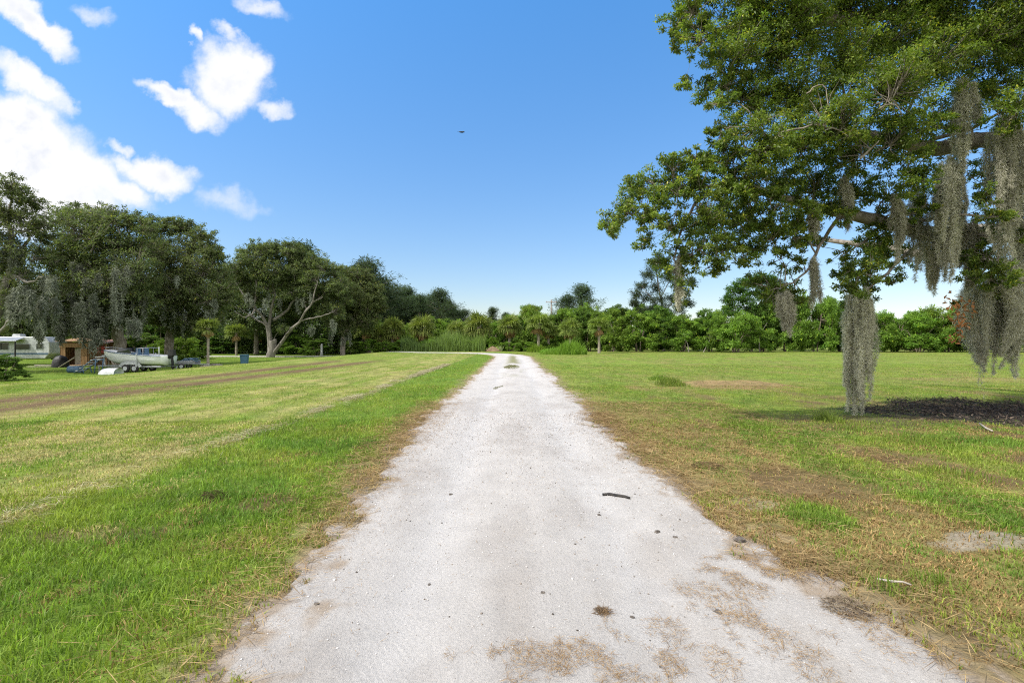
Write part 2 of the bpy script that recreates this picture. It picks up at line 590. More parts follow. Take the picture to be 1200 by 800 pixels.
def sheet(xs, ys, zf, keep=None):
    X, Y = np.meshgrid(xs, ys)
    V = np.stack((X.ravel(), Y.ravel(), zf(X.ravel(), Y.ravel())), -1)
    nx = len(xs); i = np.arange(len(ys) - 1)[:, None] * nx; j = np.arange(nx - 1)[None, :]
    f = np.stack((i + j, i + j + 1, i + nx + j + 1, i + nx + j), -1).reshape(-1, 4)
    if keep is not None:
        k = keep(V[:, 0], V[:, 1])
        f = f[k[f].any(1)]
        used = np.zeros(len(V), bool); used[f.ravel()] = True
        idx = np.cumsum(used) - 1
        V = V[used]; f = idx[f]
    return V, f


def mat_ground():
    m = bpy.data.materials.new('lawn_soil'); m.use_nodes = True
    t = NT(m.node_tree); p = t.n['Principled BSDF']
    a = t.node('ShaderNodeAttribute', attribute_name='col')
    tc = t.node('ShaderNodeTexCoord')
    n1, _ = t.noise(tc.outputs['Object'], 34, 5, .7)
    n2, _ = t.noise(tc.outputs['Object'], 5.5, 5, .65)
    mp = t.node('ShaderNodeMapping'); mp.inputs['Scale'].default_value = (1, .25, 1)
    t.l.new(tc.outputs['Object'], mp.inputs[0])
    n3, _ = t.noise(mp.outputs[0], 1.6, 5, .65)
    v = t.math('MULTIPLY', t.math('MULTIPLY_ADD', n1, 1.3, .35), t.math('MULTIPLY_ADD', n2, .8, .6))
    c = t.mix(1.0, a.outputs['Color'], (1, 1, 1), 'MULTIPLY')
    hs = t.node('ShaderNodeHueSaturation')
    t.put(hs.inputs['Color'], c); t.put(hs.inputs['Value'], v)
    t.put(hs.inputs['Hue'], t.math('MULTIPLY_ADD', n3, .07, .465))
    t.l.new(hs.outputs[0], p.inputs['Base Color'])
    p.inputs['Roughness'].default_value = .95
    p.inputs['Specular IOR Level'].default_value = .1
    b = t.node('ShaderNodeBump'); b.inputs['Strength'].default_value = .8; b.inputs['Distance'].default_value = .03
    t.put(b.inputs['Height'], n1); t.l.new(b.outputs[0], p.inputs['Normal'])
    return m


def mat_path():
    m = bpy.data.materials.new('crushed_shell'); m.use_nodes = True
    t = NT(m.node_tree); p = t.n['Principled BSDF']
    a = t.node('ShaderNodeAttribute', attribute_name='col')
    tc = t.node('ShaderNodeTexCoord'); P = tc.outputs['Object']
    n1, _ = t.noise(P, 210, 3, .7)
    n2, _ = t.noise(P, 55, 5, .7)
    n3, _ = t.noise(P, 3.0, 5, .6)
    mp = t.node('ShaderNodeMapping'); mp.inputs['Scale'].default_value = (1, .12, 1)
    t.l.new(P, mp.inputs[0])
    n4, _ = t.noise(mp.outputs[0], 7, 5, .65)
    vo = t.node('ShaderNodeTexVoronoi'); vo.inputs['Scale'].default_value = 95; t.l.new(P, vo.inputs['Vector'])
    sp = t.ramp(vo.outputs['Distance'], .10, .26)
    v = t.math('MULTIPLY', t.math('MULTIPLY_ADD', n1, .70, .65), t.math('MULTIPLY_ADD', n2, .62, .69))
    v = t.math('MULTIPLY', v, t.math('MULTIPLY_ADD', n3, .30, .85))
    v = t.math('MULTIPLY', v, t.math('MULTIPLY_ADD', n4, .22, .89))
    hs = t.node('ShaderNodeHueSaturation')
    t.l.new(a.outputs['Color'], hs.inputs['Color']); t.put(hs.inputs['Value'], v)
    # scattered darker grit
    dk = t.math('MULTIPLY', t.math('SUBTRACT', 1.0, sp), t.ramp(n2, .50, .60))
    c = t.mix(t.math('MULTIPLY', dk, .55), hs.outputs[0], (.20, .18, .165))
    t.put(p.inputs['Base Color'], c)
    p.inputs['Roughness'].default_value = .92
    p.inputs['Specular IOR Level'].default_value = .15
    # tyre tread print in the left wheel track, plus grit
    sx = t.node('ShaderNodeSeparateXYZ'); t.l.new(P, sx.inputs[0])
    fx = t.math('SINE', t.math('MULTIPLY', sx.outputs[0], 150.0))
    fy = t.math('SINE', t.math('MULTIPLY_ADD', sx.outputs[1], 95.0, t.math('MULTIPLY', n4, 5)))
    tr = t.math('MULTIPLY', t.math('MULTIPLY', fx, fy), t.math('MULTIPLY', t.ramp(sx.outputs[0], -.80, -.66), t.ramp(sx.outputs[0], -.44, -.56)))
    h = t.math('ADD', t.math('MULTIPLY_ADD', n1, .45, t.math('MULTIPLY', n2, .75)), t.math('MULTIPLY', tr, .05))
    b = t.node('ShaderNodeBump'); b.inputs['Strength'].default_value = .9; b.inputs['Distance'].default_value = .02
    t.put(b.inputs['Height'], h); t.l.new(b.outputs[0], p.inputs['Normal'])
    return m


M['ground'] = mat_ground()
M['path'] = mat_path()


def ground_z(x, y):
    sp, s = path_s(x, y)
    b = 0.030 * (fbm(x * 2.2, y * 2.2, 61, 4) - .5) + .02 * (fbm(x * 9, y * 9, 63, 2) - .5)
    win = 0.035 * np.exp(-((-x - 4.35) / .2) ** 2) * fbm(x * 4, y * 3, 65, 3)
    return terrain(x, y) + (b + win) * (1 - sstep(-.15, .05, sp)) - .05 * sstep(-.02, .12, sp)


def path_z(x, y):
    sp, s = path_s(x, y)
    wv = .12 * (fbm(y * .3, y * 0 + 2, 73, 2) - .5)
    rut = -.032 * np.exp(-((x + .62 + wv) / .24) ** 2) - .032 * np.exp(-((x - .85 + wv) / .26) ** 2) + .012 * np.exp(-((x - .1) / .3) ** 2)
    rut = rut * (1 - sstep(46, 54, y))
    b = .012 * (fbm(x * 3.1, y * 2.1, 71, 4) - .5)
    return terrain(x, y) + np.clip(sp * .22, -.06, .012) + (rut + b) * sstep(.05, .4, sp)


xs = grid_axis(-3500, 3500, -5.2, 6.0, .045, 1.03)
ys = grid_axis(-400, 4200, 1.2, 7.0, .045, 1.016)
V, f = sheet(xs, ys, ground_z)
g = G(); g.add(V, f, colour_ground(V[:, 0], V[:, 1]))
tag(g.build('ground', M['ground'], smooth=True), kind='structure', label='mown grassy field of green and dry straw patches')


def path_colour(x, y):
    sp, s = path_s(x, y)
    n = fbm(x * 2, y * 1.1, 81, 4); n2 = fbm(x * 9, y * 6, 83, 3)
    A = np.array
    c = np.tile(A((.442, .428, .418)), (len(x), 1))
    c = lerp(c, A((.36, .34, .325)), sstep(.5, .72, n) * .6)
    c = lerp(c, A((.30, .235, .17)), (1 - sstep(.0, .20, sp + .5 * (n2 - .5))) * .75)
    wt = np.exp(-((x + .62) / .26) ** 2) + np.exp(-((x - .85) / .28) ** 2)
    c = c * (1 - .10 * (1 - wt) * fbm(x * 3, y * 1.2, 85, 3))[:, None] * np.array((1, .985, .965)) ** (1 - np.clip(wt, 0, 1))[:, None]
    # bits of thatch trodden in at the near end
    near = sstep(5.2, 3.0, y) * sstep(.52, .66, fbm(x * 4.0, y * 2.2, 87, 4)) * sstep(-.5, .6, x)
    c = lerp(c, A((.30, .23, .15)), near * .10)
    mid = np.exp(-((x - .1) / .5) ** 2) * sstep(19, 30, y) * (1 - sstep(52, 60, y)) * sstep(.47, .60, fbm(x * 1.5, y * .35, 89, 3))
    c = lerp(c, A((.16, .16, .06)), mid * .85)
    return c


g = G()
V, f = sheet(np.arange(-2.6, 3.3, .04), grid_axis(-8, 52, 1.2, 7, .04, 1.014), path_z, lambda x, y: path_s(x, y)[0] > -.25)
g.add(V, f, path_colour(V[:, 0], V[:, 1]))
y0 = V[:, 1].max()
V, f = sheet(np.concatenate((np.arange(-140, -12, 1.2), np.arange(-12, 4.5, .22))), np.arange(y0 + .02, 80, .22), path_z, lambda x, y: path_s(x, y)[0] > -.3)
g.add(V, f, path_colour(V[:, 0], V[:, 1]))
tag(g.build('shell_track', M['path'], smooth=True), kind='structure', label='pale crushed shell driveway curving away to the west')


# ---- grass blades
def blades(g, x, y, z, h, w, lean, col, rng, five=True):
    n = len(x)
    az = rng.uniform(0, 2 * np.pi, n); face = rng.uniform(0, np.pi, n)
    D = np.stack((np.cos(az), np.sin(az), np.zeros(n)), -1)
    S = np.stack((np.cos(face), np.sin(face), np.zeros(n)), -1) * (w / 2)[:, None]
    B = np.stack((x, y, z - .008), -1)
    up = np.array((0, 0, 1.0))
    ca, sa = np.cos(lean), np.sin(lean)
    tip = B + D * (h * sa)[:, None] + up * (h * ca)[:, None]
    if five:
        ml = lean * .45
        mid = B + D * (h * .55 * np.sin(ml))[:, None] + up * (h * .55 * np.cos(ml))[:, None]
        V = np.stack((B - S, B + S, mid - S * .8, mid + S * .8, tip), 1).reshape(-1, 3)
        b = np.arange(n)[:, None] * 5
        g.add(V, [b + np.array([[0, 1, 3, 2]]), b + np.array([[2, 3, 4]])], np.repeat(col, 5, axis=0))
    else:
        V = np.stack((B - S, B + S, tip), 1).reshape(-1, 3)
        b = np.arange(n)[:, None] * 3
        g.add(V, b + np.array([[0, 1, 2]]), np.repeat(col, 3, axis=0))


def lawn():
    rng = np.random.default_rng(21)
    gg, gs = G(), G()
    for (a, b, dens, five) in ((1.3, 5.2, 4600, True), (5.2, 10, 2100, True), (10, 18, 800, False), (18, 34, 210, False), (34, 72, 38, False)):
        half = lambda yy: yy * 1.15 + 2.2
        area = (half(a) + half(b)) * (b - a)
        n = int(area * dens)
        y = np.sqrt(rng.uniform(a * a, b * b, n)); x = rng.uniform(-1, 1, n) * half(y)
        dry, dirt, lush, char, sand, nB, nC, sp, s = zones(x, y)
        tuft = vnoise(x * 11, y * 11, 91) * .6 + vnoise(x * 27, y * 27, 92) * .4
        keep = rng.uniform(0, 1, n) < np.clip((1 - .82 * dirt) * (1 - .93 * char) * (1 - .9 * sand) * (.25 + 1.1 * tuft), 0, 1)
        keep &= (sp < -.03) | ((sp < .34) & (fbm(x * 5, y * 4, 99, 3) + .25 * (tuft - .5) > .515 + .4 * sp))
        keep &= ~((sp > -.45) & (fbm(x * 4.5, y * 3.5, 101, 3) < .40 - .35 * np.minimum(-sp, .3)))
        x, y, dry, dirt, lush, nB, nC, tuft, sp = (q[keep] for q in (x, y, dry, dirt, lush, nB, nC, tuft, sp))
        n = len(x)
        far = a / 10.0
        pt = fbm(x * 3.3, y * 2.6, 111, 3)
        isdry = rng.uniform(0, 1, n) < np.clip(dry * 1.0 + .08 + dirt * .3 + (1.9 * (pt - .5) if a < 11 else .6 * (pt - .5)), .03, .93)
        h = (.038 + .030 * lush + .045 * tuft * rng.uniform(.3, 1, n)) * rng.uniform(.6, 1.25, n)
        h = np.where(isdry, h * .8, h)
        w = rng.uniform(.0030, .0068, n) + .0006 * y
        lean = np.where(isdry, rng.uniform(.5, 1.5, n), rng.uniform(.1, 1.05, n))
        gr = lerp(np.array((.245, .325, .055)), np.array((.235, .35, .046)), np.clip(lush * .9 + .25 * (nC - .5), 0, 1))
        gr = lerp(gr, np.array((.10, .155, .026)), rng.uniform(0, 1, n) ** 2 * .7)
        gr = lerp(gr, np.array((.24, .26, .06)), (rng.uniform(0, 1, n) > .86) * .6)
        hv = fbm(x * 1.6, y * 1.3, 121, 3)
        gr = lerp(gr, np.array((.29, .33, .058)), np.clip((hv - .50) * 3.0, 0, .7))
        gr = lerp(gr, np.array((.12, .22, .035)), np.clip((.46 - hv) * 4.0, 0, .7))
        st = lerp(np.array((.42, .325, .125)), np.array((.22, .145, .065)), rng.uniform(0, 1, n))
        st = lerp(st, np.array((.25, .15, .075)), np.where((x > 0) & (y < 14), .40, 0.0))
        st = lerp(st, np.array((.44, .41, .17)), np.where(x < -3.2, .72, 0.0))
        col = np.where(isdry[:, None], st, gr) * (rng.uniform(.55, 1.35, n) * (.72 + .56 * tuft))[:, None]
        z = ground_z(x, y)
        for m, tgt in ((~isdry, gg), (isdry, gs)):
            blades(tgt, x[m], y[m], z[m], h[m], w[m], lean[m], col[m], rng, five)
    tag(gg.build('lawn_grass', M['grass']), 'short mown green grass blades covering the field', 'grass', kind='stuff')
    # straw strewn on the track, the windrow and the verge
    patches = [(850, 700, .30, .16), (865, 672, .22, .12), (930, 668, .30, .12), (700, 770, .22, .12), (655, 772, .20, .08), (760, 785, .25, .09), (610, 785, .2, .08),
               (1035, 742, .20, .14), (930, 752, .22, .08), (820, 778, .2, .08), (706, 720, .05, .05), (880, 745, .15, .1), (560, 770, .15, .06), (980, 790, .2, .08), (780, 735, .12, .06)]
    X, Y = [], []
    for px, py, rx, ry in patches:
        d = CAM_H * F / (py - 401.0); cx = (px - 600) / F * d
        k = int(1700 * rx * ry / .05)
        r = np.sqrt(rng.uniform(0, 1, k)); a = rng.uniform(0, 2 * np.pi, k)
        qx = cx + rx * r * np.cos(a); qy = d + ry * 2.2 * r * np.sin(a)
        m = fbm(qx * 9, qy * 6, 95, 3) > .46
        X.append(qx[m]); Y.append(qy[m])
    k = 3000                                        # stray bits all over
    qy = np.sqrt(rng.uniform(1.5 ** 2, 14 ** 2, k)); qx = rng.uniform(-1.4, 2.1, k); X.append(qx); Y.append(qy)
    k = 16000                                        # cuttings lying on the verges
    qy = np.sqrt(rng.uniform(1.4 ** 2, 13 ** 2, k)); qx = np.where(rng.uniform(0, 1, k) < .72, rng.uniform(1.7, 5.2, k), rng.uniform(-2.3, -1.2, k)); X.append(qx); Y.append(qy)
    k = 12000                                        # litter along both ragged edges
    qy = np.sqrt(rng.uniform(1.4 ** 2, 11 ** 2, k)); sd = rng.uniform(0, 1, k) < .5
    qx = np.where(sd, np.interp(qy, YL, XL), np.interp(qy, YR, XR)) + rng.normal(0, .26, k) + np.where(sd, -.05, .10); X.append(qx); Y.append(qy)
    k = 19000                                        # windrow
    qy = np.sqrt(rng.uniform(2 ** 2, 34 ** 2, k)); qx = -4.35 - .25 * (fbm(qy * .25, qy * 0, 3, 2) - .5) + rng.normal(0, .11, k)
    m = fbm(qx * 3, qy * .8, 53, 3) > .47
    X.append(qx[m]); Y.append(qy[m])
    x = np.concatenate(X); y = np.concatenate(Y); n = len(x)
    sp, _ = path_s(x, y)
    z = np.where(sp > .03, path_z(x, y), ground_z(x, y)) + .012
    onp = sp > .03
    P = np.stack((x, y, z + np.where(onp, .0, rng.uniform(0, .035, n))), -1)
    az = rng.uniform(0, 2 * np.pi, n)
    D = np.stack((np.cos(az), np.sin(az), rng.normal(0, .12, n)), -1)
    N = np.stack((rng.normal(0, .3, n), rng.normal(0, .3, n), np.ones(n)), -1)
    c = lerp(np.array((.46, .345, .17)), np.array((.20, .125, .06)), rng.uniform(0, 1, n)) * rng.uniform(.7, 1.15, n)[:, None]
    inw = np.abs(x + 4.35) < .6
    c[inw] = lerp(np.array((.50, .47, .31)), np.array((.30, .28, .17)), rng.uniform(0, 1, inw.sum()))
    c[onp] = lerp(np.array((.40, .275, .13)), np.array((.17, .10, .048)), rng.uniform(0, 1, onp.sum()))
    gs.leaves(P, D, N, np.where(onp, rng.uniform(.012, .06, n), rng.uniform(.04, .26, n) ), np.where(onp, .0012, .0030) + .0004 * y, c)
    tag(gs.build('dry_straw', M['straw']), 'dry tan straw and cuttings strewn over verge and track', 'straw', kind='stuff')


lawn()

# ---- loose bits of shell and grit
def grit():
    rng = np.random.default_rng(5)
    n = 11000
    y = np.sqrt(rng.uniform(1.4 ** 2, 11 ** 2, n)); x = rng.uniform(-1.5, 2.2, n)
    sp, _ = path_s(x, y); k = sp > .02; x, y = x[k], y[k]; n = len(x)
    r = .0016 + .005 * rng.uniform(0, 1, n) ** 5 + .0004 * y
    base = np.array([(1, 0, 0), (0, 1, 0), (-1, 0, 0), (0, -1, 0), (0, 0, .8), (0, 0, -.8)])
    V = base[None] * r[:, None, None] * rng.uniform(.6, 1.5, (n, 6, 1))
    a = rng.uniform(0, 6.3, n); ca, sa = np.cos(a), np.sin(a)
    V = np.stack((V[..., 0] * ca[:, None] - V[..., 1] * sa[:, None], V[..., 0] * sa[:, None] + V[..., 1] * ca[:, None], V[..., 2]), -1)
    V = V + np.stack((x, y, path_z(x, y) + r * .35), -1)[:, None, :]
    f0 = np.array([(0, 1, 4), (1, 2, 4), (2, 3, 4), (3, 0, 4), (1, 0, 5), (2, 1, 5), (3, 2, 5), (0, 3, 5)])
    f = (np.arange(n)[:, None, None] * 6 + f0[None]).reshape(-1, 3)
    t = rng.uniform(0, 1, n)
    c = np.where((t < .72)[:, None], np.array((.62, .60, .60)), np.where((t < .93)[:, None], np.array((.30, .26, .23)), np.array((.07, .06, .05)))) * rng.uniform(.8, 1.15, n)[:, None]
    g = G(); g.add(V.reshape(-1, 3), f, np.repeat(c, 6, axis=0))
    tag(g.build('shell_gravel', mat_vary('loose_shell', (1, 1, 1), (.85, .84, .82), 20, .9, attr=True)), 'loose crushed shell and grit on the track', 'gravel', kind='stuff')


grit()
# ------------------------------------------------------------------ trees
GREENS = dict(oak=((.072, .125, .024), (.195, .245, .048)), oakfar=((.066, .100, .042), (.170, .208, .082)),
              hedge=((.095, .190, .027), (.200, .315, .048)), pine=((.045, .078, .042), (.085, .120, .058)))


def leaf_clusters(g, rng, C, R, nl, size, pal, flat=.6, outward=.5, yellow=.04, wl=.45, shell=0.0, up=.9, cvar=.25, centre=None):
    """leaves round the cluster centres C (n,3) with radii R (n)"""
    n = len(C)
    idx = np.repeat(np.arange(n), nl)
    m = len(idx)
    d = rng.normal(0, 1, (m, 3)); d /= np.linalg.norm(d, axis=1, keepdims=True)
    r = (shell + (1 - shell) * rng.uniform(0, 1, m) ** .6)
    off = d * r[:, None] * np.array((1, 1, flat))
    P = C[idx] + off * R[idx][:, None]
    D = off * outward + rng.normal(0, .5, (m, 3)) + np.array((0, 0, -.12))
    N = np.array((0, 0, up)) + d * .5 + rng.normal(0, .35, (m, 3))
    a, b = np.array(pal[0]), np.array(pal[1])
    tone = np.clip(rng.uniform(0, 1, n)[idx] * .6 + rng.uniform(0, 1, m) * .5, 0, 1)
    c = a + (b - a) * tone[:, None]
    c = c * (1 + cvar * rng.uniform(-1, 1, n)[idx][:, None]) * rng.uniform(.8, 1.2, m)[:, None]
    y = rng.uniform(0, 1, m) < yellow
    c[y] = c[y] * np.array((2.2, 1.6, .9))
    L = size * rng.uniform(.65, 1.3, m)
    g.leaves(P, D, N, L, L * wl, c)


def bez(a, b, c, k):
    t = np.linspace(0, 1, k)[:, None]
    return (1 - t) ** 2 * a + 2 * t * (1 - t) * b + t * t * c


class Tree:
    """skeleton grown towards foliage clumps; wood in one mesh, leaves in another"""
    def __init__(self, seed, wood_sides=7):
        self.rng = np.random.default_rng(seed)
        self.w, self.l = G(), G()
        self.nodes, self.rads = [], []
        self.sides = wood_sides

    def limb(self, pts, r0, r1, wob=.0, k=4, power=1.0):
        """smooth limb through points, tapered"""
        P = np.asarray(pts, float)
        out = []
        n = len(P)
        for i in range(n - 1):
            p0 = P[max(i - 1, 0)]; p1 = P[i]; p2 = P[i + 1]; p3 = P[min(i + 2, n - 1)]
            for t in np.linspace(0, 1, k, endpoint=False):
                out.append(.5 * ((2 * p1) + (-p0 + p2) * t + (2 * p0 - 5 * p1 + 4 * p2 - p3) * t * t + (-p0 + 3 * p1 - 3 * p2 + p3) * t ** 3))
        out.append(P[-1]); out = np.array(out)
        if wob:
            out[1:-1] += self.rng.normal(0, wob, out[1:-1].shape)
        R = r0 + (r1 - r0) * np.linspace(0, 1, len(out)) ** power
        self.w.tube(out, R, self.sides, cap=True)
        self.nodes += list(out[1:]); self.rads += list(R[1:])
        return out

    def grow(self, c, rmax=.12, rmin=.018, sag=.1, taper=.35):
        """a branch from the nearest thick enough node to the clump centre c"""
        N = np.array(self.nodes); R = np.array(self.rads)
        d = np.linalg.norm(N - c, axis=1)
        cost = d + .6 * np.maximum(N[:, 2] - c[2], 0) - 1.5 * np.minimum(R, .25) + self.rng.uniform(0, .3, len(d))
        i = int(np.argmin(cost)); a = N[i]; L = d[i]
        if L < .05:
            return
        r0 = min(R[i] * .72, rmin + .022 * L, rmax)
        mid = (a + c) / 2 + np.array((0, 0, sag * L)) + self.rng.normal(0, .13 * L, 3)
        k = max(4, int(5 + L))
        p = bez(a, mid, c, k)
        p[1:-1] += self.rng.normal(0, .025 * L, p[1:-1].shape)
        rr = r0 + (r0 * taper - r0) * np.linspace(0, 1, k)
        self.w.tube(p, rr, 5)
        self.nodes += list(p[1:]); self.rads += list(rr[1:])

    def clump(self, c, R, nsub, nl, size, pal, sub=.36, flat=.7, twig=.012, grow=True, **kw):
        rng = self.rng
        c = np.asarray(c, float)
        R3 = np.broadcast_to(np.asarray(R, float), (3,)) if np.ndim(R) else np.array((R, R, R * flat))
        if grow:
            self.grow(c - np.array((0, 0, .25 * R3[2])))
        d = rng.normal(0, 1, (nsub, 3)); d /= np.linalg.norm(d, axis=1, keepdims=True)
        S = c + d * R3 * (rng.uniform(.0, 1, nsub) ** .55)[:, None]
        if twig:
            N = np.array(self.nodes)
            N = N[np.argsort(((N - c) ** 2).sum(1))[:8]]
            for s in S:
                dd = np.linalg.norm(N - s, axis=1)
                a = N[int(np.argmin(dd + rng.uniform(0, .3, len(N)) * R3.mean()))]
                if dd.min() > 1.6 * R3.mean():
                    continue
                m = (a + s) / 2 + rng.normal(0, .12, 3) * np.linalg.norm(s - a)
                self.w.tube(bez(a, m, s, 4), (twig * 1.6, twig * 1.3, twig, twig * .6), 3)
        leaf_clusters(self.l, rng, S, np.full(nsub, R3.mean() * sub) * rng.uniform(.7, 1.3, nsub), nl, size, pal, **kw)
        return S

    def build(self, root, bark, leaf, wood_name='trunk', leaf_name='crown'):
        o = np.array(root.location)
        for gg in (self.w, self.l):
            gg.v = [v - o for v in gg.v]
        self.w.build(wood_name, bark, root, smooth=True)
        if self.l.n:
            self.l.build(leaf_name, leaf, root)


def beard(g, rng, top, prof, n, seg=.05, width=.006, sx=1.0, sy=1.0, sway=.10, col=((.20, .195, .155), (.105, .10, .075)), tails=None):
    """Spanish moss: ragged hanging tails of short curled fibres inside a profile [(drop, radius), ...]"""
    top = np.asarray(top, float)
    zz = np.array([p[0] for p in prof]); rr = np.array([p[1] for p in prof]); Lt = zz[-1]
    nt = tails or max(6, int(9 + 36 * rr.max()))
    a = rng.uniform(0, 2 * np.pi, nt); q = np.sqrt(rng.uniform(0, 1, nt)); q[0] = 0
    t0 = rng.uniform(0, .45, nt) ** 1.4 * Lt; t0[0] = 0
    t1 = np.minimum(t0 + Lt * rng.uniform(.35, .85, nt), Lt * rng.uniform(.8, 1.02, nt)); t1[0] = Lt
    k = max(8, int(Lt / seg)); T = np.linspace(0, 1, k)
    Z = t0[:, None] + (t1 - t0)[:, None] * T
    Rr = np.interp(Z, zz, rr)
    wx = np.cumsum(rng.normal(0, seg * .16, (nt, k)), 1); wy = np.cumsum(rng.normal(0, seg * .16, (nt, k)), 1)
    X = np.cos(a)[:, None] * q[:, None] * Rr * sx * .85 + wx + sway * .3 * np.sin(Z * 1.7)
    Y = np.sin(a)[:, None] * q[:, None] * Rr * sy * .85 + wy
    C = top + np.stack((X, Y, -Z), -1)
    # each tail is a fuzzy rope: many short curls along it
    m = int(n * 25)
    i = rng.integers(0, nt, m); u = rng.uniform(0, k - 1.001, m); j = u.astype(int); fr = (u - j)[:, None]
    base = C[i, j] * (1 - fr) + C[i, j + 1] * fr
    rt = (.25 + .75 * rng.uniform(0, 1, nt))[i] * rr.max() * .31 * np.clip(1.06 - u / (k - 1), 0, 1) ** .8 * (.55 + .9 * vnoise(u * .8 + i * 7.1, i * 3.3, 5))
    d = rng.normal(0, 1, (m, 3)); d /= np.linalg.norm(d, axis=1, keepdims=True)
    P = base + d * (rt * rng.uniform(0, 1, m) ** .7)[:, None] * np.array((1, 1, .8))
    D = rng.normal(0, .75, (m, 3)); D[:, 2] -= .95
    tone = np.clip(rng.uniform(-.1, 1, m) * .9 + rng.uniform(-.2, .5, nt)[i], 0, 1.1)
    c = np.array(col[1]) + (np.array(col[0]) - np.array(col[1])) * tone[:, None]
    g.leaves(P, D, rng.normal(0, 1, (m, 3)), rng.uniform(.5, 1.7, m) * seg * 1.3, width * rng.uniform(.6, 1.5, m), c, fold=.6)
    # long loose threads
    ns = max(6, n // 5)
    i = rng.integers(0, nt, ns); j = rng.integers(0, max(1, int(k * .7)), ns); L = rng.integers(4, max(6, int(k * .4)), ns)
    for s_ in range(ns):
        pts = C[i[s_], j[s_]:j[s_] + L[s_]] + rng.normal(0, rr.max() * .10, 3) + np.cumsum(rng.normal(0, seg * .12, (len(C[i[s_], j[s_]:j[s_] + L[s_]]), 3)), 0)
        if len(pts) > 2:
            g.tube(pts, width * .45, 3, col=np.array(col[1]) * 1.2)


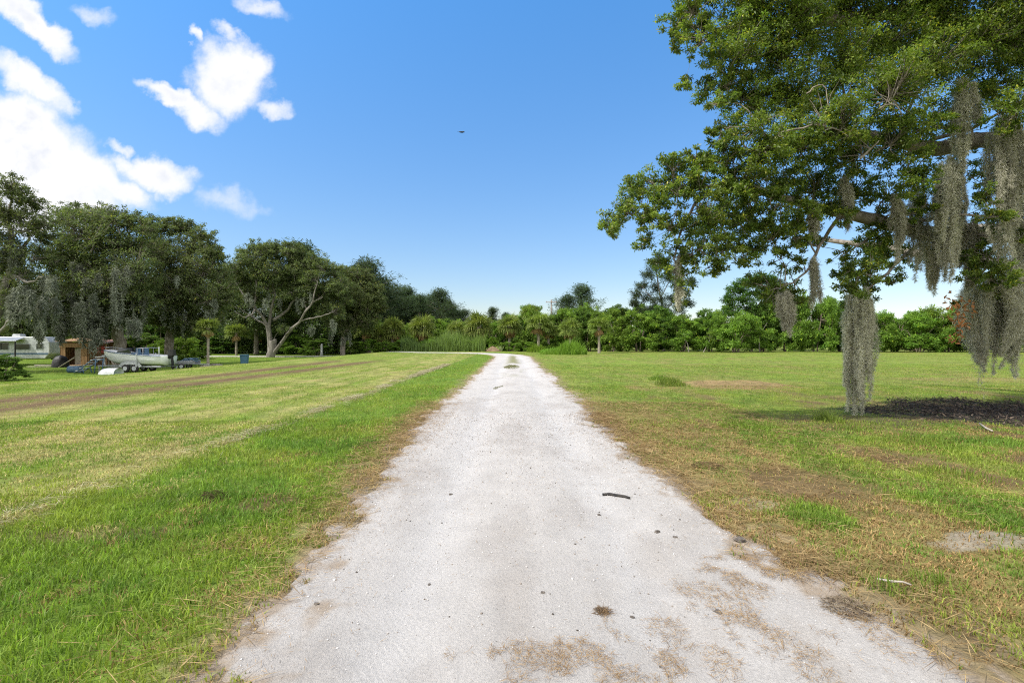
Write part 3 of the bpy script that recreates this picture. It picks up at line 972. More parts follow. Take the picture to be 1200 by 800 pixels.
# ---- the big live oak over the field
def field_oak():
    base = np.array((14.2, 12.2, 0.0))
    T = Tree(11, 9)
    rng = T.rng
    T.limb([base + (0, 0, -.2), base + (.05, 0, .6), base + (-.1, -.1, 1.8), base + (-.3, -.1, 2.9)], .85, .55, .02)
    hub = base + (-.3, -.1, 2.9)
    Lm = lambda pts, a, b, w=.03: T.limb([hub - (0, 0, .35)] + [at(*p) for p in pts], a, b, w)
    Lm([(1250, 262, 11.8), (1180, 275, 11.6), (1100, 276, 11.2), (1040, 262, 10.9), (985, 250, 10.6), (915, 232, 10.2), (850, 218, 9.8), (790, 222, 9.5)], .27, .012, .025)
    Lm([(1260, 200, 11.5), (1180, 165, 11.2), (1100, 175, 10.8), (1010, 158, 10.4), (940, 165, 10.0), (880, 178, 9.7)], .28, .03, .03)
    Lm([(1280, 120, 12), (1190, 60, 11.5), (1090, 20, 11), (990, 22, 10.6), (900, 30, 10.2), (830, 30, 9.9)], .30, .03, .04)
    Lm([(1290, 60, 12.4), (1200, -60, 12), (1080, -140, 11.4), (960, -170, 10.8)], .30, .04, .05)
    Lm([(1390, 100, 13), (1400, -100, 13.5), (1380, -260, 14)], .32, .06, .06)
    T.limb([hub, base + (2.5, -1, 4.5), base + (5.5, -1.5, 5.5), base + (8.5, -1, 6)], .32, .05, .05)
    T.limb([hub, base + (1.5, 2.8, 4.4), base + (2.5, 5.6, 5.5), base + (2.8, 8, 6.2)], .30, .05, .05)
    T.limb([hub, base + (-2, 3, 4.2), base + (-4, 6, 5.2)], .22, .04, .05)
    # bare grey twigs that show in the crown
    T.limb([at(880, 178, 9.3), at(930, 150, 9.0), at(975, 150, 8.9), at(1010, 165, 8.9)], .022, .007, .02)
    T.limb([at(945, 110, 8.9), at(965, 100, 8.8), at(972, 125, 8.7)], .013, .005, .01)
    T.limb([at(1030, 128, 8.7), at(1045, 122, 8.6), at(1058, 134, 8.6)], .014, .005, .01)
    T.limb([at(1008, 186, 9), at(1030, 165, 8.9)], .02, .008, .01)
    # drooping sprays below the long limb
    T.limb([at(1090, 277, 11.2), at(1060, 300, 11.0), at(1035, 325, 10.8), at(1010, 345, 10.7)], .05, .015, .02)
    T.limb([at(985, 250, 10.6), at(960, 290, 10.4), at(945, 318, 10.2), at(915, 338, 10.1)], .04, .012, .02)
    T.limb([at(1040, 262, 10.9), at(1010, 285, 10.7), at(985, 300, 10.6)], .035, .012, .02)
    T.limb([at(1180, 275, 11.6), at(1160, 300, 11.3), at(1150, 325, 11.2)], .05, .015, .02)
    T.limb([at(850, 218, 9.8), at(815, 240, 9.6), at(795, 280, 9.5), at(790, 320, 9.5)], .035, .010, .02)
    px = [  # px, py, d, radius in photo pixels, leaves share
        (797, 22, 9.7, 22, 1), (822, 42, 9.8, 22, 1), (790, 48, 9.6, 12, .8), (835, 68, 9.8, 14, .8), (812, 10, 9.9, 20, 1), (806, 100, 9.5, 11, .6), (826, 108, 9.6, 15, .8),
        (845, 120, 9.6, 13, .8), (850, 95, 9.8, 20, 1), (865, 55, 9.9, 34, 1), (880, 20, 10.1, 34, 1), (860, 150, 9.5, 18, .9), (835, 155, 9.4, 8, .35), (880, 115, 9.6, 34, 1),
        (915, 60, 9.6, 38, 1), (935, 15, 10, 38, 1), (930, 110, 9.5, 38, 1), (985, 70, 9.7, 42, 1), (990, 15, 10.2, 38, 1), (1035, 45, 9.8, 42, 1), (1045, 100, 9.2, 42, 1), (1095, 20, 10.4, 42, 1),
        (1090, 75, 9.6, 42, 1), (1145, 45, 9.5, 45, 1), (1195, 30, 9.6, 48, 1), (1160, 100, 10.2, 32, .8), (1120, 130, 10.6, 28, .7), (895, 165, 9.4, 34, 1), (940, 165, 9.6, 34, 1), (985, 135, 9.2, 38, 1),
        (1000, 180, 9.4, 32, 1), (1050, 160, 9.0, 36, 1), (1075, 200, 9.4, 28, .9), (1090, 140, 9.4, 26, .8), (870, 205, 9.6, 30, 1), (915, 215, 9.8, 30, 1), (955, 215, 9.9, 28, 1), (1000, 220, 10, 26, .9), (1040, 225, 10.2, 22, .8),
        (850, 185, 9.4, 20, .9), (815, 200, 9.5, 22, .9), (785, 192, 9.5, 16, .9), (795, 215, 9.5, 20, .9), (765, 215, 9.4, 18, .9), (742, 222, 9.4, 17, .9), (735, 245, 9.4, 19, .9), (718, 258, 9.4, 14, .9), (715, 270, 9.4, 9, .6),
        (760, 248, 9.5, 20, .9), (785, 262, 9.5, 20, .9), (755, 282, 9.4, 12, .6), (775, 305, 9.5, 17, .8), (800, 318, 9.5, 18, .7), (820, 285, 9.6, 22, .8), (825, 250, 9.6, 24, .9), (855, 245, 9.7, 24, .9), (880, 260, 9.9, 22, .9),
        (905, 275, 10, 20, .8), (935, 260, 10.1, 22, .8), (975, 240, 10.3, 20, .8), (850, 222, 9.0, 18, .9), (880, 228, 9.1, 18, .9), (820, 216, 9.0, 18, .9), (912, 234, 9.2, 17, .9), (948, 244, 9.4, 16, .9), (985, 252, 9.6, 15, .8), (835, 183, 9.3, 15, .9), (815, 182, 9.3, 11, .8), (850, 168, 9.3, 14, .9), (795, 225, 9.0, 15, .9), (768, 232, 9.0, 14, .8),
        (1000, 335, 10.0, 17, 1), (1018, 312, 10.1, 17, .9), (1025, 288, 10.2, 17, .8), (995, 315, 10.0, 12, .8), (1165, 250, 9.6, 16, .8), (1186, 275, 9.6, 14, .8), (1150, 228, 9.7, 15, .8), (1190, 320, 9.8, 12, .7), (1120, 245, 9.9, 10, .6), (1060, 250, 9.9, 14, .8), (1085, 235, 9.9, 14, .8), (865, 255, 9.3, 20, .9), (895, 262, 9.4, 18, .9), (930, 275, 9.6, 16, .8), (845, 290, 9.4, 16, .8),
        (840, 315, 9.7, 14, .8), (870, 300, 9.8, 16, .8), (850, 275, 9.8, 20, .9), (885, 292, 10, 18, .8), (830, 268, 9.7, 18, .8), (915, 300, 10.1, 14, .7), (945, 280, 10.2, 16, .7), (800, 290, 9.6, 14, .7), (800, 350, 9.6, 10, .4), (940, 305, 10.3, 13, .5), (960, 285, 10.4, 14, .5),
        (905, 340, 10.1, 26, 1), (930, 352, 10.2, 16, .8), (885, 330, 10, 14, .6), (992, 300, 10.6, 17, .55), (1015, 325, 10.7, 20, .7), (1005, 350, 10.7, 19, .9), (1035, 300, 10.9, 22, .8), (1045, 328, 10.8, 12, .7), (1030, 275, 10.9, 22, .8), (985, 320, 10.5, 8, .3),
        (1075, 305, 11.2, 10, .4), (1110, 215, 11, 20, .5), (1150, 200, 10.8, 24, .5), (1185, 215, 10, 28, .6), (1165, 260, 10.8, 20, .5), (1150, 300, 10.3, 18, .9), (1160, 322, 10.3, 20, 1), (1140, 326, 10.3, 12, .7), (1172, 345, 10.3, 12, .5), (1190, 165, 9.8, 30, .6), (1180, 290, 11, 16, .5),
        (1120, 175, 10.8, 20, .5), (1125, 355, 11.3, 6, .2), (1195, 120, 9.6, 32, .6),
        (830, -20, 10, 36, 1), (900, -40, 10, 50, 1), (980, -40, 10.2, 50, 1), (1060, -50, 10, 55, 1), (1140, -50, 9.8, 60, 1), (1220, -40, 10, 60, 1), (960, -120, 10.6, 60, .8), (1060, -140, 10.8, 70, .8), (1180, -150, 11, 80, .8),
        (1240, 80, 9.6, 45, .8), (1260, 180, 10, 45, .7), (1250, 280, 11, 40, .6),
    ]
    for (x, y, d, r, share) in px:
        R = r / F * d
        d2 = d + rng.uniform(-.35, .7)
        if x < 850 and y > 170:
            share *= 1.1
        vol = max(8, int(105 * share * (R / .6) ** 2.0))
        T.clump(at(x, y, d2), R * (1.30 if x < 880 else 1.15), vol, 60, .061, GREENS['oak'], sub=(.18 if x < 880 else .22) if R > .3 else .30, flat=.95, twig=.007, yellow=.07, wl=.44, cvar=.4)
    for k in range(70):                                   # the rest of the crown, outside the picture
        a = rng.uniform(0, 2 * np.pi); e = rng.uniform(.05, 1) ** .8
        c = base + np.array((math.cos(a) * 8.2 * (1 - .45 * e ** 2), math.sin(a) * 7.5 * (1 - .45 * e ** 2), 5.2 + 7.4 * e))
        if c[1] > .5 and 600 + 600 * c[0] / c[1] < 1240 and 400 - 600 * (c[2] - CAM_H) / c[1] > -120:
            continue
        if c[1] < 6:
            continue
        T.clump(c, rng.uniform(1.0, 1.6), 90, 12, .13, GREENS['oak'], sub=.30, flat=.8, twig=.01)
    root = thing('live_oak', 'huge moss hung live oak overhanging the field east of the track, leaves glossy and near', 'tree', tuple(base))
    T.build(root, M['bark'], M['leaf'])
    # the spray of dead copper leaves
    g = G(); rg = np.random.default_rng(4)
    C = np.array([at(1116, 352, 10.4), at(1124, 368, 10.4), at(1134, 362, 10.4), at(1123, 382, 10.4), at(1118, 396, 10.4)])
    leaf_clusters(g, rg, C, np.full(5, .15), 26, .10, ((.30, .11, .04), (.50, .23, .10)), flat=1.2, wl=.5, yellow=0)
    g.v = [v - base for v in g.v]
    tag(g.build('dead_leaves', M['straw'], root), 'spray of dead copper brown leaves')


field_oak()


def moss_thing(name, label, top, prof, n, seed, group='spanish moss beards on the big oak', **kw):
    g = G(); beard(g, np.random.default_rng(seed), (0, 0, 0), prof, n, **kw)
    o = g.build(name, M['moss'])
    o.location = tuple(top)
    tag(o, label, 'spanish moss', group)
    return o


def zr(points, d, y0):
    """profile from photograph rows: [(py, half width px)]"""
    return [((py - y0) / F * d, hw / F * d) for py, hw in points]


BG = ((.70, .69, .56), (.36, .35, .275))
d = 10.7
moss_thing('moss_beard', 'thick column of grey moss hanging down to the grass like a trunk', at(1006, 335, d),
           [(a, b) for a, b in zr([(335, 9), (355, 16), (375, 18), (400, 18), (420, 16.5), (445, 13.5), (465, 11.5), (480, 9), (490, 6)], d, 335)], 2600, 1, width=.0066, col=BG, sway=.05, tails=46)
beards = [  # px, py top, d, profile rows (py, half px), strands, label
    (1160, 318, 11.0, [(318, 14), (345, 30), (370, 38), (400, 24), (420, 11), (432, 4), (438, 2)], 2000, 'widest ragged moss beard low over the field beside the copper leaves'),
    (1185, 300, 11.0, [(300, 12), (350, 17), (390, 14), (420, 8), (440, 3)], 1100, 'moss beard hanging at the picture edge just past the widest one'),
    (1112, 180, 10.2, [(180, 8), (215, 17), (250, 20), (280, 17), (310, 12), (330, 5)], 1500, 'long pale moss beard hanging across the oak limb, crossing the limb'),
    (1092, 268, 10.9, [(268, 9), (290, 13), (315, 8), (345, 3)], 600, 'short dark moss beard under the oak limb beside the long pale one'),
    (1130, 255, 10.9, [(255, 10), (290, 14), (320, 10), (345, 5)], 800, 'moss beard between the long pale one and the widest one'),
    (1175, 130, 10.0, [(130, 12), (180, 22), (230, 24), (270, 18), (300, 8)], 1700, 'broad moss curtain high in the oak at the picture edge'),
    (1130, 90, 10.0, [(90, 8), (130, 15), (170, 13), (200, 6)], 800, 'highest moss beard among the dark upper oak leaves'),
    (953, 300, 10.2, [(300, 4), (325, 7), (345, 5), (360, 2)], 300, 'thin moss beard hanging by the drooping leaf spray'),
    (921, 340, 10.1, [(340, 10), (360, 12), (378, 8), (392, 3)], 450, 'small moss tuft under the lowest leaf spray over the hedge'),
    (991, 205, 10.0, [(205, 6), (230, 9), (255, 7), (270, 3)], 380, 'small tan moss tuft just above the long oak limb'),
    (1050, 225, 10.2, [(225, 6), (255, 9), (290, 8), (310, 4)], 420, 'moss tuft hanging in front of the limb, beside the oak drooping leaf cluster'),
    (953, 235, 10.0, [(235, 5), (258, 7), (278, 3)], 260, 'small brown moss tuft under the middle of the oak crown'),
    (795, 300, 9.5, [(300, 3), (325, 5), (350, 4), (362, 1.5)], 200, 'wispy moss strand below the outermost oak branch tip'),
    (1075, 215, 10.8, [(215, 6), (260, 10), (300, 8), (330, 3)], 420, 'dark moss tuft inside the crown next to the long pale beard'),
    (1200, 200, 10.2, [(200, 14), (260, 22), (320, 16), (345, 6)], 1200, 'moss curtain half cut by the picture edge below the broad one'),
    (1147, 380, 11.0, [(380, 4), (420, 3), (440, 2), (462, .6)], 30, 'wispy lowest moss strands trailing under the widest beard'),
]
for i, (px, py, d, rows, n, lab) in enumerate(beards):
    moss_thing('moss_beard', lab, at(px, py, d), zr(rows, d, py), n, 30 + i, width=.0066, col=BG)


# ---- the oaks across the yard
def yard_oak(name, label, base, d, limbs, clumps, seed, dens=1.0, leaf=.24, bark='bark', moss=None, moss_label=None, pal='oakfar', r0=.5, trunk=None, grp='live oaks around the yard', yel=.02):
    """limbs and clumps in photograph pixels around distance d, with their own spread in depth"""
    bx, by = base
    b = np.array((bx, by, gz(bx, by)))
    T = Tree(seed, 7); rng = T.rng
    for pts, a, c in limbs:
        P = [at(x, y, d + dz) for (x, y, dz) in pts]
        if pts[0][1] > 395 or len(pts[0]) == 3 and pts[0][2] == 0 and a >= r0 * .99:
            P[0] = b + (0, 0, -.3)
        T.limb(P, a, c, .06)
    allS = []
    for (x, y, r) in clumps:
        R = r / F * d
        for dz in rng.uniform(-1, 1, 2) * R * 1.5:
            c = at(x + rng.normal(0, .22 * r), y + rng.normal(0, .18 * r), d + dz)
            n = int(60 * dens * (R / 1.6) ** 2) + 10
            S = T.clump(c, R * 1.32, n, 28, leaf, GREENS[pal], sub=.24, flat=.85, twig=.018, yellow=yel, wl=.5, cvar=.35)
            allS.append(S)
    root = thing(name, label, 'tree', tuple(b), group=grp)
    T.build(root, M[bark], M['leaf_far'])
    if moss:
        g = G()
        for (x, y, dz, ln, w, n) in moss:
            for q in range(max(1, int(w / 5))):
                dd = d + dz + rng.uniform(-1.5, 1.5)
                p = at(x + rng.uniform(-w, w), y + rng.uniform(-5, 5), dd) - b
                L = ln / F * d * rng.uniform(.5, 1.2); W = rng.uniform(2.5, 6) / F * d
                beard(g, rng, p, [(0, W * .5), (L * .3, W), (L * .7, W * .7), (L, W * .2)], int(n * rng.uniform(.25, .6)), seg=.22, width=.05, tails=5, col=((.34, .37, .30), (.13, .15, .115)))
        o = g.build('moss_curtain', M['moss']); o.location = tuple(b)
        tag(o, moss_label, 'spanish moss', kind='stuff')
    return root


yard_oak('live_oak', 'pale branched mossy oak cut by the edge beside the caravan, tallest against the cloud', (-41.8, 41), 41,
         [([(198, 430, 0), (185, 400, 0)], .55, .5), ([(185, 400, 0), (60, 345, 0), (15, 320, -1), (0, 280, -1), (5, 240, 0)], .4, .06), ([(60, 345, 0), (28, 310, 1), (24, 280, 1), (38, 250, 2)], .22, .05), ([(60, 345, 0), (20, 388, -2), (0, 398, -3)], .2, .08), ([(15, 320, -1), (-30, 280, 0), (-40, 240, 0)], .25, .06)] if False else
         [([(-12, 430, 0), (-14, 400, 0), (-8, 370, 0)], .6, .42), ([(-8, 375, 0), (8, 335, 0), (14, 300, -.5), (10, 262, 0), (14, 230, 0)], .38, .06), ([(8, 335, 0), (26, 310, 1), (32, 280, 1), (42, 250, 1.5)], .22, .05),
          ([(-10, 395, 0), (4, 386, -1.5), (16, 374, -2.5), (28, 362, -3)], .24, .06), ([(-8, 372, 0), (-40, 320, 0), (-50, 250, 0)], .3, .06), ([(12, 320, 0), (32, 330, -2), (50, 325, -3)], .14, .04)],
         [(8, 222, 14), (24, 230, 13), (42, 240, 13), (52, 262, 11), (2, 245, 18), (20, 255, 15), (38, 268, 13), (58, 280, 9), (-8, 270, 22), (14, 285, 15), (-20, 300, 24), (42, 300, 14), (56, 310, 10), (4, 315, 14), (28, 322, 16), (50, 335, 14), (10, 345, 16), (30, 352, 14), (-15, 340, 22),
          (-40, 230, 26), (-60, 260, 30), (-60, 310, 30), (-40, 360, 24)], 101, .85, .17, 'bark_grey',
         [(20, 335, -2, 45, 26, 46), (45, 350, -2, 40, 20, 46), (5, 350, -2, 35, 16, 46), (15, 290, -1, 28, 20, 30), (52, 320, -2, 40, 14, 40)], 'grey moss curtains trailing from the oak cut by the edge')

yard_oak('live_oak', 'broad dark oak whose moss drapes over the caravan and shed', (-38.5, 50), 50,
         [([(138, 425, 0), (139, 400, 0), (136, 380, 0)], .6, .45), ([(136, 382, 0), (110, 345, 0), (90, 310, -1), (80, 270, 0)], .35, .06), ([(136, 380, 0), (130, 335, 1), (120, 290, 2), (128, 262, 2)], .3, .06), ([(136, 380, 0), (160, 330, 0), (165, 290, 0)], .3, .06), ([(110, 345, 0), (75, 345, -3), (50, 355, -4)], .2, .05)],
         [(75, 256, 11), (92, 250, 12), (110, 252, 12), (130, 255, 12), (150, 256, 12), (168, 266, 13), (82, 275, 20), (110, 280, 24), (140, 282, 24), (165, 292, 20), (68, 300, 18), (95, 308, 24), (128, 315, 26), (160, 318, 22), (62, 330, 18), (85, 340, 22), (115, 348, 24), (145, 350, 24), (60, 358, 15), (85, 368, 16), (110, 372, 16), (165, 350, 16), (140, 372, 14), (75, 350, 22), (105, 355, 22), (55, 345, 16), (95, 330, 24), (125, 335, 24), (150, 368, 16), (80, 385, 10), (120, 385, 10)], 102, 1.0, .20, 'bark',
         [(60, 378, -5, 24, 22, 44), (110, 378, -5, 26, 26, 44), (145, 375, -4, 26, 18, 40), (85, 350, -5, 40, 26, 44), (115, 340, -5, 40, 26, 44), (70, 345, -3, 40, 22, 44), (100, 355, -3, 42, 26, 48), (130, 360, -3, 36, 26, 46), (60, 365, -4, 32, 18, 46), (90, 375, -4, 26, 24, 42), (160, 350, -2, 40, 20, 40), (45, 372, -4, 26, 12, 40), (120, 320, -4, 30, 26, 32), (75, 310, -4, 30, 20, 32), (150, 310, -4, 26, 16, 26)], 'long grey green moss curtains below the broad dark oak')

yard_oak('live_oak', 'dark oak with round high crown standing behind the white boat', (-37.5, 56), 56,
         [([(198, 425, 0), (199, 400, 0), (198, 380, 0)], .5, .4), ([(198, 382, 0), (205, 340, 0), (220, 300, 0), (232, 280, 0)], .28, .05), ([(198, 382, 0), (190, 330, 0), (188, 290, 0)], .28, .05), ([(205, 345, 0), (235, 325, -1), (250, 310, -1)], .18, .05)],
         [(178, 268, 12), (192, 264, 12), (208, 264, 10), (222, 268, 11), (236, 278, 12), (247, 290, 11), (256, 300, 10), (195, 285, 18), (220, 292, 18), (240, 308, 16), (180, 300, 16), (205, 315, 20), (230, 330, 18), (252, 325, 14), (185, 335, 18), (212, 345, 20), (240, 350, 18), (258, 345, 12), (195, 365, 14), (225, 368, 14), (250, 370, 12), (178, 345, 18), (200, 350, 20), (228, 345, 20), (255, 355, 14), (210, 330, 20), (262, 335, 12), (185, 378, 12), (215, 384, 11), (240, 382, 11)], 103, 1.0, .21, 'bark',
         [(185, 345, -2, 36, 16, 38), (210, 360, -2, 30, 20, 38), (240, 355, -2, 28, 16, 30), (200, 320, -3, 26, 18, 26)], 'grey moss hanging under the round crowned oak behind the boat')

yard_oak('live_oak', 'spreading pale grey oak with open forked limbs standing alone on shaded lawn', (-33.6, 71), 71,
         [([(320, 422, 0), (319, 408, 0), (320, 398, 0)], .62, .45), ([(320, 400, 0), (312, 380, 0), (298, 360, -1), (285, 345, -2), (275, 330, -2)], .26, .05), ([(318, 398, 0), (316, 370, 0), (322, 345, 0), (318, 315, 1)], .27, .05),
          ([(322, 402, 0), (338, 390, -1), (350, 378, -2), (362, 358, -2), (378, 348, -3)], .26, .05), ([(335, 392, -1), (352, 376, -2), (372, 372, -3), (388, 366, -3)], .16, .05), ([(320, 375, 0), (338, 362, 1), (352, 335, 1), (360, 310, 1)], .22, .05), ([(300, 362, -1), (288, 372, -3), (276, 366, -4)], .12, .04), ([(350, 378, -2), (366, 352, -3), (372, 330, -3)], .14, .04),
          ([(312, 382, 0), (292, 368, 2), (272, 358, 3)], .14, .04), ([(298, 360, -1), (300, 335, -1), (296, 310, -1)], .16, .04)],
         [(288, 300, 12), (300, 292, 10), (312, 290, 9), (325, 290, 9), (338, 294, 10), (352, 298, 10), (366, 306, 11), (380, 312, 10), (392, 322, 9), (278, 315, 12), (300, 308, 12), (322, 306, 12), (345, 312, 12), (368, 324, 12), (386, 336, 11), (272, 335, 11), (288, 330, 11), (312, 326, 10), (338, 328, 10), (360, 338, 10), (398, 345, 10), (268, 352, 9), (395, 362, 10), (378, 362, 8), (405, 352, 8), (330, 385, 6), (305, 320, 12), (330, 318, 13), (352, 326, 12), (315, 338, 10), (290, 345, 10), (345, 340, 10), (375, 345, 10), (280, 325, 12), (312, 296, 10), (345, 302, 11), (372, 316, 11), (300, 350, 8), (360, 350, 8), (395, 335, 11)], 104, .85, .23, 'bark_grey',
         [(385, 372, -2, 22, 14, 26), (300, 345, -2, 20, 24, 20), (345, 345, -2, 20, 20, 20), (372, 385, -2, 18, 8, 26)], 'thin grey moss wisps in the spreading pale oak')

yard_oak('live_oak', 'leafy oak with pale moss under it between the spreading oak and the palm thicket', (-25.5, 77), 77,
         [([(402, 420, 0), (402, 400, 0), (404, 380, 0)], .4, .3), ([(404, 382, 0), (398, 350, 0), (396, 330, 0)], .2, .05), ([(404, 382, 0), (418, 350, 0), (424, 330, 0)], .2, .05)],
         [(398, 318, 8), (410, 322, 9), (422, 322, 9), (430, 328, 8), (438, 338, 8), (442, 352, 8), (400, 335, 12), (420, 340, 14), (432, 356, 11), (395, 355, 11), (412, 362, 12), (390, 375, 10), (408, 382, 10), (428, 378, 9), (440, 368, 7), (402, 345, 14), (425, 350, 14), (410, 335, 13), (385, 362, 10), (436, 345, 10), (415, 372, 12), (445, 360, 8), (388, 345, 9)], 105, 1.0, .24, 'bark',
         [(395, 385, -2, 20, 12, 26), (410, 388, -2, 18, 12, 22)], 'pale moss fringe under the leafy oak by the palm thicket', grp='live oaks around the yard')

# filler crown behind, closing the gap between the yard oaks
yard_oak('live_oak', 'dark oak behind the row, seen between the boat oak and the spreading oak', (-42, 84), 84,
         [([(300, 415, 0), (300, 390, 0)], .4, .3), ([(300, 392, 0), (290, 350, 0), (270, 320, 0)], .2, .05), ([(300, 392, 0), (320, 350, 0)], .2, .05)],
         [(262, 318, 12), (275, 326, 12), (258, 340, 14), (280, 350, 16), (300, 355, 14), (262, 365, 14), (285, 375, 14), (325, 360, 12), (345, 350, 10), (345, 372, 12), (310, 380, 12), (300, 325, 13), (320, 332, 13), (340, 328, 13), (362, 334, 13), (378, 345, 13), (360, 360, 13), (385, 365, 12), (285, 335, 12), (330, 345, 14)], 106, 1.0, .27, 'bark')
yard_oak('live_oak', 'dark oak far behind the caravan roof', (-78, 70), 70,
         [([(-70, 415, 0), (-70, 390, 0)], .4, .3), ([(-70, 392, 0), (-40, 350, 0), (0, 320, 0)], .2, .05)],
         [(0, 345, 24), (30, 355, 22), (60, 370, 20), (20, 380, 18), (-30, 330, 30), (-60, 360, 30), (90, 385, 16)], 107, 1.0, .27, 'bark')


# ---- far Australian pines
def pine_proto(name, label, h, w, seed, cat='tree', conic=True, nb=62, pal='pine', loc=(0, 0, 0), group='feathery pines beyond the thicket'):
    T = Tree(seed, 6); rng = T.rng
    lean = rng.normal(0, .02 * h, 2)
    T.limb([(0, 0, -.3), (lean[0] * .3, lean[1] * .3, h * .3), (lean[0] * .6, 0, h * .65), (lean[0], lean[1], h)], .018 * h + .06, .03, .04)
    for k in range(nb):
        t = rng.uniform(.22, 1.0)
        if conic:
            r = w * (1.02 - t) ** .8 * rng.uniform(.5, 1.15) + .25
        else:
            r = w * (.10 + .85 * math.sin(3.14 * min(t, .985) ** 1.25)) * rng.uniform(.25, 1.35)
        a = rng.uniform(0, 6.3)
        c = np.array((math.cos(a) * r, math.sin(a) * r, h * t + .45 * r))
        p0 = np.array((lean[0] * t, lean[1] * t, h * t - .15 * r))
        T.w.tube(bez(p0, (p0 + c) / 2 + (0, 0, .1 * r), c, 4), (.06, .05, .035, .015), 3)
        S = p0 + (c - p0) * rng.uniform(.25, 1.15, (7, 1)) + rng.normal(0, .15 * w, (7, 3))
        leaf_clusters(T.l, rng, S, np.full(7, .42) * rng.uniform(.6, 1.4, 7), 26, .36, GREENS[pal], flat=1.1, outward=1.2, up=.3, wl=.20, cvar=.3, yellow=0)
    root = thing(name, label, cat, loc, group=group)
    T.build_local = True
    T.w.build('trunk', M['bark'], root, smooth=True)
    T.l.build('crown', M['leaf_far'], root)
    return root


pp = pine_proto('pine_tree', 'proto', 12.0, 2.2, 201)
pr = pine_proto('pine_tree', 'proto', 12.0, 3.0, 202, conic=False)


def place_pine(proto, px, top, d, label, wide=1.55, first=[set()]):
    x = (px - 600) / F * d
    z = gz(x, d)
    h = CAM_H + (400 - top) / F * d - z
    s = h / 12.4
    sc = (s * wide, s * wide, s)
    if proto.name not in first[0]:
        first[0].add(proto.name)
        proto.location = (x, d, z); proto.scale = sc; proto.rotation_euler.z = px; proto['label'] = label
        return proto
    return dup(proto, label, (x, d, z), px * 1.7, sc)


for args in [
    (pp, 351, 286, 96, 'pointed pine top rising just above the spreading pale oak'),
    (pr, 432, 308, 100, 'tallest feathery pine at the end of the oak row'),
    (pr, 460, 338, 112, 'loose pine beside the tallest, over the palm thicket'),
    (pr, 474, 338, 116, 'second loose pine over the palm thicket, by the small cone pines'),
    (pp, 480, 348, 110, 'small cone shaped pine between the two loose ones'),
    (pp, 491, 346, 108, 'slim cone shaped pine left of the round topped pine'),
    (pr, 515, 341, 112, 'round topped pine with the widest crown above the thicket'),
    (pr, 504, 348, 118, 'pale pine leaning against the round topped one'),
    (pp, 530, 358, 120, 'short pine at the foot of the round topped one'),
    (pr, 545, 364, 120, 'low flat pine top over the thicket where it dips'),
    (pp, 578, 361, 118, 'lone thin pine spike above the dip of the thicket'),
    (pp, 593, 367, 122, 'tiny pine tip beside the lone thin spike'),
    (pr, 440, 326, 104, 'feathery pine just past the tallest one, half its height'),
    (pr, 448, 345, 108, 'short wide pine in the dip beside the tallest'),
    (pr, 467, 350, 118, 'squat pine between the two loose ones, behind'),
    (pr, 498, 356, 116, 'squat pine below the slim cone shaped one'),
    (pr, 522, 352, 124, 'dark pine shoulder right against the round topped pine'),
    (pr, 538, 366, 126, 'lowest dark pine on the far slope of the group'),
    (pr, 420, 318, 98, 'tall pine nearly merged with the last leafy oak'),
    (pr, 681, 336, 116, 'airy small tree with separate tufts above the hedge behind the lone palm'),
    (pr, 667, 348, 118, 'low tufted tree beside the airy small tree'),
]:
    place_pine(*args)

# the tall ragged pine seen behind the oak's tip
def ragged_pine():
    d = 84.0; x = (778 - 600) / F * d
    b = np.array((x, d, 0.0))
    T = Tree(205, 6); rng = T.rng
    T.limb([b + (0, 0, -.3), at(778, 390, d), at(776, 360, d), at(770, 325, d), at(768, 300, d)],   .25, .04, .05)
    T.limb([at(776, 372, d), at(765, 352, d), at(752, 335, d)], .1, .03, .05)
    T.limb([at(776, 372, d), at(790, 350, d), at(802, 330, d)], .1, .03, .05)
    T.limb([at(774, 350, d), at(784, 330, d), at(790, 312, d)], .08, .03, .04)
    for (px, py, r) in [(766, 312, 9), (760, 322, 8), (752, 335, 8), (745, 345, 8), (744, 355, 6), (758, 350, 9), (770, 335, 9), (772, 350, 9), (782, 325, 9), (790, 315, 8), (796, 332, 9), (802, 342, 8), (788, 350, 9), (778, 362, 10), (762, 362, 8), (795, 362, 9), (806, 355, 7), (750, 365, 7), (772, 305, 7), (810, 328, 7)]:
        R = r / F * d
        T.clump(at(px, py, d + rng.uniform(-1.2, 1.2)), R, 34, 30, .36, GREENS['pine'], sub=.45, flat=.9, twig=.015, wl=.22, yellow=.01, outward=1.2)
    T.build(thing('pine_tree', 'ragged grey green pine with open forked crown above the hedge', 'tree', tuple(b)), M['bark_grey'], M['leaf_far'])


ragged_pine()


